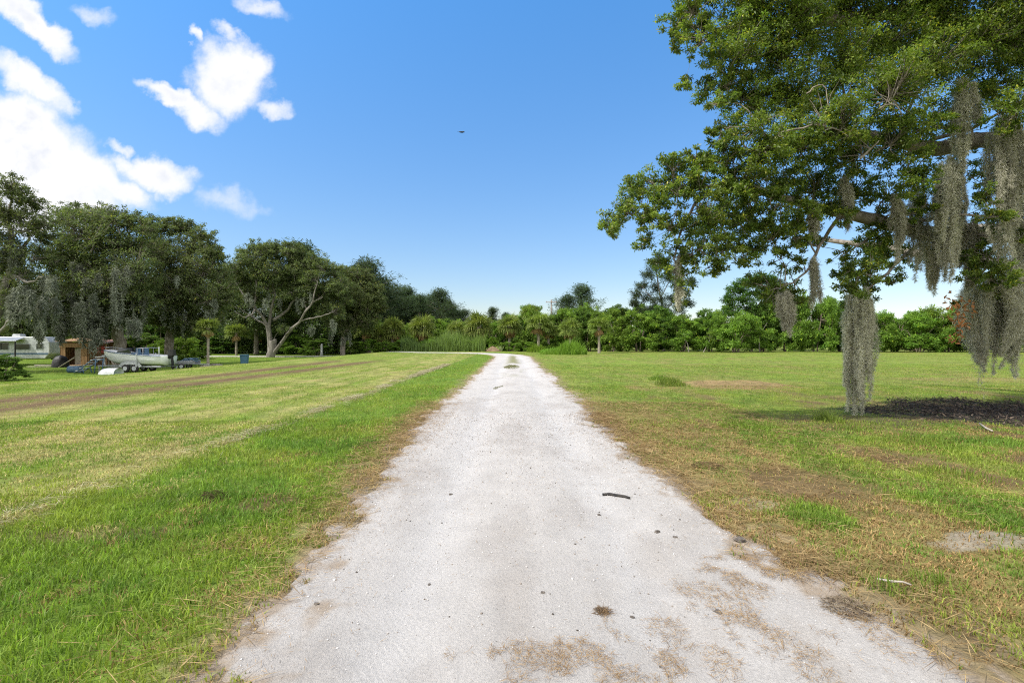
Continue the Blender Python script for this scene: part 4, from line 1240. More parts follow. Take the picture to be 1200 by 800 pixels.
# ---- shrubs of the far hedge
def shrub_proto(seed, w, h, pal, leafsize=.26, n=46, nl=60, flat=.9, stems=5, tree=False):
    """one many-stemmed shrub: leaf masses stacked on a rounded, uneven body"""
    T = Tree(seed, 5); rng = T.rng
    for k in range(stems):
        a = k / stems * 6.28 + rng.uniform(0, .8)
        r = w * rng.uniform(.25, .6)
        e = np.array((math.cos(a) * r, math.sin(a) * r, h * rng.uniform(.55, .8)))
        b = np.array((math.cos(a) * .25, math.sin(a) * .25, -.25))
        T.limb([b, b * .5 + e * np.array((.35, .35, .45)), e], .10, .03, .06)
    for k in range(n):
        a = rng.uniform(0, 6.28); t = rng.uniform(.08 if not tree else .35, 1.0)
        prof = math.sqrt(max(0.0, 1 - (max(t - .45, 0) / .58) ** 2))
        r = w * prof * rng.uniform(.55, 1.05)
        c = np.array((math.cos(a) * r, math.sin(a) * r, h * t * rng.uniform(.86, 1.04)))
        T.clump(c, w * rng.uniform(.20, .34), 9, nl, leafsize, pal, sub=.48, flat=.62, twig=.012, grow=(k % 4 == 0), yellow=.02, wl=.42, cvar=.35)
    return T


def shrub(name, label, T, loc, group, cat='shrub'):
    r = thing(name, label, cat, (0, 0, 0), group=group)
    T.w.build('stem', M['stem'], r, smooth=True); T.l.build('foliage', M['leaf_far'], r)
    r.location = loc
    return r


HG = GREENS['hedge']
protoT = [shrub_proto(301, 3.4, 5.6, HG), shrub_proto(302, 3.0, 6.2, ((.060, .125, .022), (.125, .205, .036))), shrub_proto(303, 3.7, 4.9, ((.085, .165, .022), (.175, .275, .040)))]
protos = []
hedge = [  # px, d, top py, width factor, which, label
    (648, 86, 368, 1.0, 1), (665, 84, 366, 1.0, 0), (690, 82, 364, 1.05, 1), (717, 79, 366, 1.0, 0), (748, 78, 368, 1.15, 0), (770, 80, 362, 1.0, 1), (800, 78, 374, 1.1, 0), (832, 80, 366, 1.0, 1), (862, 74, 366, 1.1, 2), (893, 79, 358, 1.0, 1),
    (922, 78, 356, 1.1, 0), (955, 77, 346, 1.0, 2), (985, 78, 360, 1.1, 1), (1015, 76, 362, 1.1, 0), (1048, 77, 366, 1.1, 2), (1078, 75, 368, 1.1, 0), (1108, 76, 360, 1.2, 2), (1142, 75, 362, 1.15, 0), (1175, 76, 364, 1.1, 1), (1206, 75, 366, 1.2, 2), (1240, 75, 364, 1.2, 0),
    (630, 92, 362, 1.2, 0), (675, 95, 358, 1.2, 2), (725, 92, 360, 1.2, 1), (756, 95, 360, 1.3, 0), (785, 92, 364, 1.2, 2), (845, 90, 362, 1.2, 0), (905, 92, 350, 1.2, 2), (975, 90, 354, 1.2, 0), (1065, 90, 372, 1.3, 1), (1125, 90, 364, 1.3, 0), (1190, 90, 366, 1.3, 2), (1270, 86, 364, 1.4, 1),
]
hl = [
    'dark shrub among the palms just east of the track end', 'shrub behind the bright tall grass clump', 'shrub right behind the lone pale palm trunk', 'shrub beside the lone palm, wide and dark at its foot', 'wide rounded shrub in the hedge under the ragged pine tip', 'taller shrub under the ragged pine',
    'low topped shrub in the hedge below the oak branch tip', 'shrub by the leaning bare sapling', 'bright round shrub standing out in front of the hedge', 'shrub with pale crooked sapling stem before it', 'shrub under the domed tree in the hedge', 'pale lime topped tall shrub in the hedge',
    'shrub seen beside the hanging moss column, on its hedge side', 'shrub hidden half behind the moss column', 'bright shrub next to the moss column under open sky', 'shrub in mid hedge under the gap of open sky', 'lime shrub under the copper leaves', 'shrub behind the widest moss beard',
    'shrub in the hedge past the widest moss beard', 'last bright shrub in the hedge at the picture edge', 'hedge shrub cut off by the picture edge',
    'back row shrub at the track end', 'back row shrub above the tall grass clump', 'back row shrub above the lone palm', 'back row shrub between the lone palm and the ragged pine', 'back row shrub behind the ragged pine', 'back row shrub beside the domed tree', 'back row shrub behind the lime topped one', 'back row shrub behind the moss column',
    'low back row shrub under the gap of open sky', 'back row shrub over the lime shrub', 'back row shrub over the last bright one', 'back row shrub beyond the picture edge',
]


def place_shrub(px, d, top, wf, which, label, name='hedge_shrub', group='shrubs of the far hedge'):
    x = (px - 600) / F * d; z = gz(x, d)
    h = CAM_H + (400 - top) / F * d - z
    T = protoT[which]
    H = (5.6, 6.2, 4.9)[which]
    s = h / H / 1.0
    sc = (wf * .95, wf * .95, s)
    if not hasattr(T, 'root'):
        T.root = shrub(name, label, T, (x, d, z), group)
        T.root.scale = sc; T.root.rotation_euler.z = px
        return T.root
    r = dup(T.root, label, (x, d, z), px * 2.3, sc, group)
    return r


for (px, d, top, wf, w), lab in zip(hedge, hl):
    place_shrub(px, d, top, wf, w, lab)

# thicket on the far side of the bend, and the dark scrub beneath the yard oaks
for (px, d, top, wf, w, lab) in [
    (428, 88, 372, 1.0, 1, 'dark thicket shrub at the foot of the leafy oak'), (455, 92, 378, 1.1, 0, 'thicket shrub between the first two brown skirted palms'), (482, 93, 380, 1.1, 2, 'thicket shrub behind the reeds, near the pines'), (508, 94, 374, 1.1, 0, 'thicket shrub under the round topped pine'),
    (530, 94, 376, 1.1, 2, 'bright thicket shrub above the tall reeds'), (552, 94, 380, 1.1, 0, 'thicket shrub where the tree line dips'), (578, 92, 374, 1.0, 2, 'thicket shrub below the lone thin pine spike'), (604, 92, 374, 1.0, 1, 'thicket shrub straight beyond the track end'), (615, 96, 362, 1.2, 0, 'tall thicket shrub straight beyond the track end'),
    (372, 80, 398, .8, 1, 'low scrub behind the white stub post'), (352, 84, 394, .9, 0, 'low scrub beside the spreading oak trunk'), (205, 62, 396, .7, 2, 'bright scrub behind the outboard motor'), (222, 66, 398, .6, 0, 'yellowish scrub left of the white trunked palm'), (262, 88, 392, 1.0, 1, 'dark scrub between the two yard palms'),
    (296, 90, 390, 1.0, 1, 'dark scrub left of the spreading oak trunk'), (336, 92, 388, 1.2, 1, 'dark scrub framed by the spreading oak limbs'), (165, 68, 392, 1.0, 1, 'dark scrub directly behind the boat'), (130, 70, 385, 1.2, 1, 'dark scrub behind the red roofed lean-to'), (60, 72, 378, 1.4, 1, 'dark scrub behind the wooden shed'), (20, 74, 378, 1.3, 1, 'dark scrub behind the caravan'),
    (235, 90, 384, 1.3, 1, 'dark scrub behind the white trunked palm'), (400, 90, 388, 1.1, 1, 'dark scrub below the leafy oak'), (100, 76, 372, 1.4, 1, 'dark scrub above the shed roof'), (190, 76, 378, 1.3, 1, 'dark scrub behind the boat oak trunk'),
    (432, 80, 398, .55, 0, 'low fringe shrub under the first brown skirted palm'),
    (452, 80, 400, .55, 2, 'low fringe shrub under the second brown skirted palm'),
    (472, 80, 399, .55, 0, 'low fringe shrub beside the end of the reeds toward the yard'),
    (505, 80, 398, .55, 2, 'low fringe shrub under the palm behind the reeds'),
    (556, 80, 399, .55, 0, 'low fringe shrub under the big round palm'),
    (600, 80, 401, .55, 2, 'low fringe shrub just past the dirt mound'),
    (622, 80, 401, .55, 0, 'low fringe shrub under the tallest palm'),
    (648, 80, 401, .55, 2, 'low fringe shrub between the tallest palm and bright clump'),
    (412, 80, 400, .55, 1, 'low fringe shrub at the foot of the leafy oak'),
    (4, 33.5, 417, .42, 1, 'dark rounded bush on the yard edge in front of the caravan'),
]:
    place_shrub(px, d, top, wf, w, lab, group='scrub around the yard and thicket')


def domed_tree():
    d = 80.0; b = np.array(((880 - 600) / F * d, d, 0.0))
    T = Tree(311, 6); rng = T.rng
    T.limb([b + (0, 0, -.3), b + (.1, 0, 2.5), at(880, 365, d)], .3, .2, .05)
    T.limb([at(880, 368, d), at(865, 350, d), at(858, 340, d)], .14, .04, .05); T.limb([at(880, 368, d), at(895, 348, d), at(900, 335, d)], .14, .04, .05)
    for (px, py, r) in [(855, 350, 10), (862, 340, 11), (872, 332, 11), (885, 326, 11), (898, 328, 11), (908, 338, 11), (914, 350, 11), (870, 350, 14), (885, 342, 14), (900, 350, 14), (860, 362, 12), (880, 362, 14), (905, 364, 12), (920, 362, 9)]:
        R = r / F * d
        for q in range(2):
            T.clump(at(px, py, d + rng.uniform(-2, 2)), R, 16, 40, .28, ((.040, .095, .014), (.075, .14, .022)), sub=.42, flat=.7, twig=.015, wl=.5)
    T.build(thing('round_tree', 'dark domed broadleaf tree rising out of the far hedge', 'tree', tuple(b)), M['bark'], M['leaf_far'])


domed_tree()

# pale saplings in front of the hedge
for (pts, d, lab) in [([(807, 412), (806, 404), (803, 398)], 74, 'thin straight pale sapling before the hedge'), ([(824, 412), (829, 404), (832, 398)], 74, 'leaning pale sapling before the hedge'), ([(890, 410), (890, 396), (893, 388), (886, 380)], 73, 'pale crooked forked sapling before the hedge')]:
    T = Tree(int(pts[0][0]), 6)
    P = [at(x, y, d) for x, y in pts]; P[0][2] = -.1
    T.limb(P, .09, .05, .01)
    if d == 73:
        T.limb([P[2], at(899, 378, d)], .05, .03)
    T.clump(P[-1] + (0, 0, .5), .9, 14, 20, .2, HG, twig=.01)
    T.clump(P[-1] + (.5, 0, .9), .7, 10, 20, .2, HG, twig=.01)
    T.build(thing('sapling', lab, 'tree', (P[0][0], P[0][1], 0)), M['bark_grey'], M['leaf_far'])


# ---- cabbage palms
def palm_proto(seed, trunk_h, crown, dead, label):
    rng = np.random.default_rng(seed)
    root = thing('cabbage_palm', label, 'palm', group='cabbage palms')
    g = G()
    g.tube([(0, 0, -.3), (.03, 0, trunk_h * .35), (-.02, .03, trunk_h * .7), (0, 0, trunk_h)], (.24, .19, .185, .20), 9)
    for k in range(26):                                  # old leaf boots below the crown
        a = rng.uniform(0, 6.28); z = trunk_h * rng.uniform(.72, 1.0)
        p = np.array((math.cos(a) * .17, math.sin(a) * .17, z))
        g.tube([p, p + (math.cos(a) * .12, math.sin(a) * .12, .22)], (.05, .03), 4)
    g.build('trunk', M['palm_bark'], root, smooth=True)

    def fan(gg, a, el, L, fl, pal, droop):
        o = np.array((0, 0, trunk_h + .05))
        dirn = np.array((math.cos(a) * math.cos(el), math.sin(a) * math.cos(el), math.sin(el)))
        tip = o + dirn * L + (0, 0, -.12 * L * (1 - abs(math.sin(el))))
        gg.tube(bez(o, (o + tip) / 2 + (0, 0, .08), tip, 4), (.03, .025, .02, .015), 3, col=pal[0])
        side = np.cross(dirn, (0, 0, 1.0)); side /= np.linalg.norm(side) + 1e-6
        up = np.cross(side, dirn)
        n = 20
        th = np.linspace(-1.9, 1.9, n)
        D = np.cos(th)[:, None] * dirn + np.sin(th)[:, None] * side + np.array((0, 0, -droop)) * (1 + 0 * th)[:, None] + rng.normal(0, .06, (n, 3))
        N = np.tile(up, (n, 1)) + rng.normal(0, .2, (n, 3))
        ln = fl * (.72 + .28 * np.cos(th)) * rng.uniform(.85, 1.1, n)
        t = rng.uniform(0, 1, (n, 1))
        c = np.array(pal[0]) * (1 - t) + np.array(pal[1]) * t
        gg.leaves(np.tile(tip, (n, 1)), D, N, ln, .13, c, fold=.1)
        q = tip + D / np.linalg.norm(D, axis=1, keepdims=True) * (ln * .55)[:, None]
        D2 = D + np.array((0, 0, -.9)); gg.leaves(q, D2, N, ln * .6, .08, c, fold=.1)
    g = G(); gd = G()
    for k in range(crown):
        fan(g, rng.uniform(0, 6.28), math.asin(rng.uniform(-.35, .98)), rng.uniform(.75, 1.15), rng.uniform(1.0, 1.35), ((.12, .175, .04), (.27, .32, .085)), .22)
    for k in range(dead):
        fan(gd, rng.uniform(0, 6.28), rng.uniform(-1.25, -.5), rng.uniform(.6, 1.0), rng.uniform(.6, .9), ((.17, .115, .05), (.36, .25, .115)), .9)
    g.build('crown', M['leaf_far'], root)
    if dead:
        gd.build('dead_fronds', M['straw'], root)
    return root


pA = palm_proto(401, 4.0, 34, 9, 'proto')
pB = palm_proto(402, 3.0, 36, 18, 'proto')
used = set()


def place_palm(proto, th, px, crown_py, crown_r, d, label):
    x = (px - 600) / F * d; z = gz(x, d)
    s = crown_r / F * d / 1.75
    zc = CAM_H + (400 - crown_py) / F * d
    sz = (zc - z) / th
    o = proto
    sc = (s, s, s)
    if proto.name in used:
        o = dup(proto, label, (0, 0, 0))
    used.add(proto.name)
    o['label'] = label
    # keep the crown round: scale evenly and set the foot so the crown sits at its height
    o.scale = sc; o.location = (x, d, zc - th * s); o.rotation_euler.z = px * 1.3
    if zc - th * s > z - .1:          # trunk too short for its crown height: stretch the trunk mesh's copy
        for ch in o.children:
            if ch.name.startswith('trunk'):
                k = (zc - z) / (th * s)
                ch.scale = (1, 1, k); ch.location = (0, 0, th - th * k)
    return o


for args in [
    (pA, 4.0, 244, 384, 13, 49, 'young palm with white washed trunk on the shaded yard lawn'),
    (pA, 4.0, 277, 390, 12, 79, 'palm behind the blue bin, its crown against the dark scrub'),
    (pA, 4.0, 302, 394, 9, 86, 'yellowing palm tucked beside the spreading oak trunk'),
    (pB, 3.0, 430, 386, 15, 82, 'first brown skirted palm in the thicket by the leafy oak'),
    (pB, 3.0, 460, 387, 15, 83, 'second brown skirted palm in the thicket from the leafy oak'),
    (pB, 3.0, 495, 385, 16, 84, 'brown skirted palm behind the reeds, under the cone pines'),
    (pB, 3.0, 561, 383, 17, 82, 'big round palm in the thicket left of the track end'),
    (pB, 3.0, 597, 383, 15, 82, 'brown skirted palm straight beyond the track bend'),
    (pA, 4.0, 631, 380, 15, 79, 'tallest palm beyond the track bend with a clear trunk'),
    (pA, 4.0, 643, 388, 12, 80, 'short palm half behind the tallest at the bend'),
    (pB, 3.0, 620, 368, 11, 92, 'high palm crown showing above the thicket at the bend'),
    (pB, 3.0, 668, 386, 13, 76, 'palm crown peeping over the bright tall grass clump'),
    (pA, 4.0, 702, 383, 13, 68, 'lone palm with a clear pale trunk standing before the hedge'),
    (pB, 3.0, 535, 388, 12, 84, 'small palm among the reeds in the thicket'),
    (pB, 3.0, 445, 394, 11, 82, 'low palm between the two brown skirted ones by the leafy oak'),
]:
    place_palm(*args)


# ---- tall grasses
def tall_grass(name, label, x, y, rx, ry, n, h, pal, seed, cat='grass clump', kind=None, w=.03, group=None, lean=.55, ragged=False):
    rng = np.random.default_rng(seed)
    g = G()
    q = np.sqrt(rng.uniform(0, 1, n)); a = rng.uniform(0, 6.28, n)
    X = rx * q * np.cos(a); Y = ry * q * np.sin(a)
    prof = (1 - .75 * q ** 2)
    z0 = terrain(x + X, y + Y)
    H = h * prof * rng.uniform(.6, 1.1, n)
    if ragged:
        m = fbm(X * 2.2 + x, Y * .9 + y, 17, 3) > .47
        X, Y, q, z0, H = X[m], Y[m], q[m], z0[m], H[m]; n = len(X)
    t = rng.uniform(0, 1, (n, 1))
    c = (np.array(pal[0]) * (1 - t) + np.array(pal[1]) * t) * rng.uniform(.8, 1.15, (n, 1))
    zb = gz(x, y)
    blades(g, X, Y, z0 - zb, H, np.full(n, w), rng.uniform(.05, lean, n), c, rng, True)
    o = g.build(name, M['grass'])
    o.location = (x, y, zb)
    return tag(o, label, cat, group, kind)


BR = ((.14, .25, .028), (.22, .36, .045))
tall_grass('grass_clump', 'bright green tall grass clump left of the lone palm', (669 - 600) / F * 60, 60, 1.9, 1.6, 1500, 2.1, BR, 1, w=.06)
tall_grass('grass_clump', 'low bright clump near the track bend, beside a pale tuft', 3.6, 74, 1.5, 1.0, 700, 1.5, ((.14, .25, .02), (.22, .36, .04)), 2, w=.07)
tall_grass('grass_clump', 'low spreading clump between the bend and the tall grass', 6.4, 70, 2.8, 1.3, 1200, 1.05, BR, 3, w=.07)
tall_grass('grass_clump', 'low tuft fringe at the foot of the tall bright clump', 5.4, 62, 2.0, 1.2, 900, .75, BR, 4, w=.06)
for i, (px, py, rx, h, n, lab) in enumerate([(785, 452, .55, .50, 420, 'knee high grass tuft in the mown field before the hedge'), (772, 446, .4, .36, 260, 'smaller tuft touching the knee high tuft in the field'), (970, 494, .30, .30, 240, 'spiky grass tuft at the foot of the moss column'), (1000, 505, .3, .2, 160, 'low dark tuft in front of the moss column foot'),
                                             (875, 503, .5, .24, 260, 'low grass tuft between the track and the moss column'), (1075, 520, .5, .25, 260, 'wet looking tuft below the charred patch'), (1120, 560, .4, .22, 240, 'broad leaning tuft in the shaded grass below the charred patch'), (950, 612, .22, .14, 220, 'fresh green tuft in the brown verge'),
                                             (1035, 690, .12, .13, 110, 'small green tuft at the edge of the shell track'), (1105, 690, .2, .16, 150, 'pale tuft among straw beyond the track edge'), (590, 456, .35, .10, 420, 'dark weed tuft in the middle of the track'), (600, 431, .5, .10, 1900, 'larger weed patch in the track centre near the bend')]):
    d = CAM_H * F / (py - 401.0)
    tall_grass('grass_tuft', lab, (px - 600) / F * d, d, rx, rx * (1.1 if px not in (590, 600) else 7.0 if px == 600 else 2.5), n, h, ((.12, .20, .028), (.23, .31, .05)) if px not in (590, 600) else ((.11, .12, .04), (.20, .19, .07)), 20 + i, w=.005 + .0006 * d, group='grass tufts in the field', lean=1.15, ragged=px in (590, 600))
# reeds along the far side of the bend
rng_ = np.random.default_rng(77)
g = G(); n = 4200
X = rng_.uniform(-17, -4.2, n); Y = 79.6 + rng_.uniform(-1.8, 2.5, n)
H = 2.9 * np.clip(1.9 * fbm(X * .30, Y * .2, 9, 3) - .28, .25, 1.2) * rng_.uniform(.45, 1.15, n)
t = rng_.uniform(0, 1, (n, 1)) * .6 + .4 * sstep(-22, -6, X)[:, None]
c = np.array((.13, .205, .10)) * (1 - t) + np.array((.22, .34, .07)) * t
blades(g, X, Y, terrain(X, Y), H, np.full(n, .075), rng_.uniform(.03, .4, n), c, rng_, True)
tag(g.build('reeds', M['grass']), 'tall blue green reeds massed in front of the palm thicket', 'reeds', kind='stuff')
# dark undergrowth standing behind the yard oaks
g = G(); rng_ = np.random.default_rng(79); n = 3600
px_ = rng_.uniform(-60, 425, n); d_ = rng_.uniform(86, 97, n)
X_ = (px_ - 600) / F * d_
top_ = 4.0 + 5.0 * fbm(X_ * .12, d_ * .1, 15, 3)
Cn = np.stack((X_, d_, terrain(X_, d_) + top_ * rng_.uniform(.0, 1, n)), -1)
leaf_clusters(g, rng_, Cn, np.full(n, .9), 22, .38, ((.045, .075, .03), (.085, .125, .04)), flat=.8, wl=.5)
tag(g.build('woodland_undergrowth', M['leaf_far']), 'dark tangled undergrowth behind the yard oaks', 'undergrowth', kind='stuff')
# far wood that closes the horizon
g = G(); rng_ = np.random.default_rng(78); n = 5200
a = rng_.uniform(-1.25, 1.25, n); r = rng_.uniform(150, 185, n)
top = 5.5 + 4.5 * fbm(a * 22, r * .02, 3, 3)
Cn = np.stack((np.sin(a) * r, np.cos(a) * r, -1 + top * rng_.uniform(.05, 1, n)), -1)
leaf_clusters(g, rng_, Cn, np.full(n, 1.5), 16, .9, GREENS['hedge'], flat=.8, wl=.5)
tag(g.build('distant_wood', M['leaf_far']), 'low distant wood closing the horizon behind the trees', 'wood', kind='stuff')
# ------------------------------------------------------------------ things in the yard and on the track
M['white_paint'] = mat_vary('weathered_white', (.52, .54, .55), (.34, .36, .37), 3.5, .45, .002, 40, spec=.4)
M['hull_white'] = mat_vary('chalky_hull', (.80, .81, .82), (.60, .62, .64), 2.2, .4, .002, 30, (.4, 1, 2), spec=.45)
M['blue_trim'] = mat_vary('faded_blue', (.05, .10, .17), (.09, .15, .22), 5, .5)
M['bin_blue'] = mat_vary('bin_plastic', (.045, .105, .17), (.06, .135, .21), 4, .45)
M['galv'] = mat_vary('galvanised_steel', (.36, .38, .40), (.22, .23, .24), 8, .45, metal=.5)
M['black'] = mat_vary('black_rubber', (.015, .015, .016), (.035, .034, .033), 9, .75)
M['dark_glass'] = mat_vary('dark_glass', (.012, .015, .018), (.03, .035, .04), 2, .08, spec=.6)
M['wood'] = mat_vary('weathered_boards', (.24, .135, .065), (.36, .225, .12), 5, .85, .006, 30, (4, 4, .5))
M['wood_pale'] = mat_vary('pale_boards', (.42, .38, .33), (.30, .265, .22), 5, .85, .004, 30, (1, 5, 5))
M['roof_red'] = mat_vary('rusty_tin', (.21, .085, .055), (.33, .20, .15), 3, .75, .01, 8, (1, 6, 1))
M['red'] = mat_vary('faded_red', (.28, .04, .03), (.38, .07, .05), 5, .6)
M['tarp'] = mat_vary('black_tarp', (.012, .012, .013), (.03, .03, .032), 3, .5, .03, 6)
M['stone'] = mat_vary('dark_stone', (.07, .06, .055), (.16, .14, .12), 40, .9, .003, 160)
M['dirt'] = mat_vary('brown_dirt', (.15, .105, .065), (.24, .175, .11), 5, .95, .04, 14)
M['bird'] = mat_vary('bird_feather', (.02, .02, .022), (.05, .045, .04), 20, .8)


def yard(px, d):
    x = (px - 600) / F * d
    return np.array((x, d, gz(x, d)))


def wheel(parent, x, y, r, w=.16, name='wheel'):
    h = HB(); h.cyl((x, y - w / 2, r), (x, y + w / 2, r), r, seg=22)
    t = h.build('wheel', M['black'], parent, .03, True)
    h = HB(); h.cyl((x, y - w / 2 - .012, r), (x, y + w / 2 + .012, r), r * .55, seg=16)
    h.build('rim', M['white_paint'], t, .01)
    return t


def boat():
    p = yard(163, 43)
    # --- trailer
    tr = thing('boat_trailer', 'galvanised boat trailer with white guide post, carrying the white boat', 'trailer', tuple(p), R(-3))
    h = HB()
    for s in (-1, 1):
        h.bar((-1.6, s * .75, .50), (2.5, s * .75, .46), .09, .12)
        h.bar((-1.6, s * .75, .50), (-3.6, 0, .50), .08, .1)
    for x in (-1.5, -.2, 1.0, 2.4):
        h.bar((x, -.75, .47), (x, .75, .47), .07, .09)
    h.build('frame', M['galv'], tr)
    for s in (-1, 1):
        wheel(tr, -.35, s * .98, .33); wheel(tr, .42, s * .98, .33)
        h = HB()
        prev = None
        for k in range(9):
            a = math.pi * (1 - k / 8)
            q = (.03 + .86 * math.cos(a), s * .98, .46 + .34 * math.sin(a))
            if prev:
                h.bar(prev, q, .26 if False else .03, .26)
            prev = q
        h.build('fender', M['white_paint'], tr, .004)
        h = HB(); h.bar((.62, s * 1.06, .45), (.62, s * 1.06, 1.55), .09); h.build('guide_post', M['white_paint'], tr)
    h = HB(); h.bar((-3.0, 0, .5), (-3.1, 0, 1.35), .09); h.bar((-3.7, -.35, 1.02), (-2.9, -.35, 1.06), .08, .1); h.bar((-3.6, -.3, 1.22), (-2.95, -.3, 1.28), .07, .09)
    h.box((-3.02, 0, 1.3), (.25, .3, .2)); h.build('winch_stand', M['white_paint'], tr)
    h = HB(); h.bar((-3.5, 0, .02), (-3.5, 0, .5), .07); h.box((-3.5, 0, .03), (.2, .2, .05)); h.build('jack', M['galv'], tr)
    # --- boat
    bt = thing('motor_boat', 'old white open motor boat with blue stripe and black outboard, on its trailer', 'boat', tuple(p), R(-3))
    X = np.array([-3.05, -2.6, -2.0, -1.2, -.2, 1.0, 2.0, 2.62])
    gb = np.array([.03, .48, .78, .98, 1.05, 1.05, 1.02, .98]); gzz = np.array([1.86, 1.80, 1.72, 1.63, 1.54, 1.45, 1.38, 1.36])
    cb = np.array([.02, .24, .50, .72, .84, .86, .85, .84]); cz = np.array([1.55, 1.18, .95, .82, .76, .73, .72, .72])
    kz = np.array([1.45, .98, .72, .60, .56, .55, .55, .55])
    n = len(X)
    st = []
    for i in range(n):
        m = .5
        st.append([(X[i], -gb[i], gzz[i]), (X[i], -(gb[i] * .985), gzz[i] - .10), (X[i], -(gb[i] + cb[i]) / 2 - .03, (gzz[i] + cz[i]) / 2), (X[i], -cb[i], cz[i]), (X[i], 0, kz[i]),
                   (X[i], cb[i], cz[i]), (X[i], (gb[i] + cb[i]) / 2 + .03, (gzz[i] + cz[i]) / 2), (X[i], gb[i] * .985, gzz[i] - .10), (X[i], gb[i], gzz[i])])
    V = np.array(st).reshape(-1, 3); k = 9
    f = [(i * k + j, i * k + j + 1, (i + 1) * k + j + 1, (i + 1) * k + j) for i in range(n - 1) for j in range(k - 1)]
    e = (n - 1) * k
    g = G(); g.add(V, np.array(f))
    Vi = V.copy(); Vi[:, 1] *= .93; Vi[:, 2] = np.maximum(Vi[:, 2] + .03, np.where(Vi[:, 2] < 1.0, .92, 0))
    Vi[:, 2] = np.minimum(Vi[:, 2], V[:, 2].reshape(n, k)[:, [0]].repeat(k, 1).ravel() + .0)
    g.add(Vi, np.array([q[::-1] for q in f]))
    rim = [(i * k + j, (i + 1) * k + j, (i + 1) * k + j + n * k, i * k + j + n * k) for i in range(n - 1) for j in (0, k - 1)]
    g.f.append(np.array(rim))
    g.f.append(np.array([(e, e + 1, e + 7, e + 8), (e + 1, e + 2, e + 6, e + 7), (e + 2, e + 3, e + 5, e + 6)])); g.f.append(np.array([(e + 3, e + 4, e + 5)]))
    g.build('hull', M['hull_white'], bt)
    g = G()                                           # blue rub stripe under the gunwale
    for s in (-1, 1):
        g.tube([(X[i], s * (gb[i] + .012), gzz[i] - .03) for i in range(n)], .028, 5)
    g.build('rub_rail', M['blue_trim'], bt)
    h = HB(); h.poly([(-2.9, -.12, 1.83), (-2.0, -.70, 1.74), (-1.2, -.90, 1.65), (-1.2, .90, 1.65), (-2.0, .70, 1.74), (-2.9, .12, 1.83)], Vector((0, 0, .03)))
    h.build('foredeck', M['hull_white'], bt)
    g = G()
    for s in (-1, 1):
        g.tube([(-3.0, s * .08, 2.08), (-2.4, s * .52, 2.02), (-1.7, s * .82, 1.94), (-1.3, s * .93, 1.84)], .018, 5)
        for x, y, z0 in ((-2.5, .47, 1.78), (-1.9, .74, 1.71)):
            g.tube([(x, s * y, z0), (x, s * y, z0 + .27)], .015, 5)
    g.build('bow_rail', M['galv'], bt)
    h = HB(); h.poly([(-1.25, -.86, 1.66), (-1.0, -.86, 2.0), (-.1, -.94, 1.9), (.1, -.94, 1.56)], Vector((0, .02, 0))); h.poly([(-1.25, .84, 1.66), (-1.0, .84, 2.0), (-.1, .92, 1.9), (.1, .92, 1.56)], Vector((0, .02, 0)))
    h.poly([(-1.27, -.84, 1.66), (-1.02, -.80, 2.0), (-1.02, .80, 2.0), (-1.27, .84, 1.66)], Vector((.02, 0, 0)))
    h.build('windscreen', M['dark_glass'], bt, .004)
    for y in (.45, -.45):
        h = HB(); h.box((.1, y, 1.3), (.5, .5, .65)); h.box((.3, y, 1.74), (.12, .46, .5)); h.build('seat', M['blue_trim'], bt, .04)
    g = G()
    for x in (.55, 1.05):
        g.tube([(x, -.9, 1.48), (x, -.88, 1.98), (x, -.3, 2.03), (x, .3, 2.03), (x, .88, 1.98), (x, .9, 1.48)], .025, 6)
    g.tube([(.55, -.88, 1.98), (1.05, -.88, 1.98)], .022, 6); g.tube([(.55, .88, 1.98), (1.05, .88, 1.98)], .022, 6)
    g.build('arch_frame', M['galv'], bt)
    g = G(); g.tube([(2.35, -.8, 1.3), (2.36, -.8, 2.1)], .035, 8, cap=True); g.build('stern_pole', M['white_paint'], bt)
    h = HB(); h.box((2.86, 0, 1.62), (.52, .38, .48), taper=.8); h.box((2.80, 0, 1.35), (.3, .28, .2)); h.bar((2.84, 0, 1.3), (2.95, 0, .55), .17, .15); h.box((2.98, 0, .62), (.55, .30, .03)); h.cyl((2.80, 0, .42), (3.25, 0, .42), .09, .05); h.box((2.95, 0, .30), (.22, .03, .24)); h.box((2.66, 0, 1.32), (.12, .3, .4))
    om = h.build('outboard_motor', M['black'], bt, .03)
    g = G()
    for k in range(3):
        a = k * 2.094
        g.tube([(3.24, 0, .42), (3.25, .08 * math.cos(a), .42 + .08 * math.sin(a)), (3.27, .17 * math.cos(a + .3), .42 + .17 * math.sin(a + .3))], (.02, .05, .02), 5)
    g.build('propeller', M['galv'], om)


R = math.radians
boat()


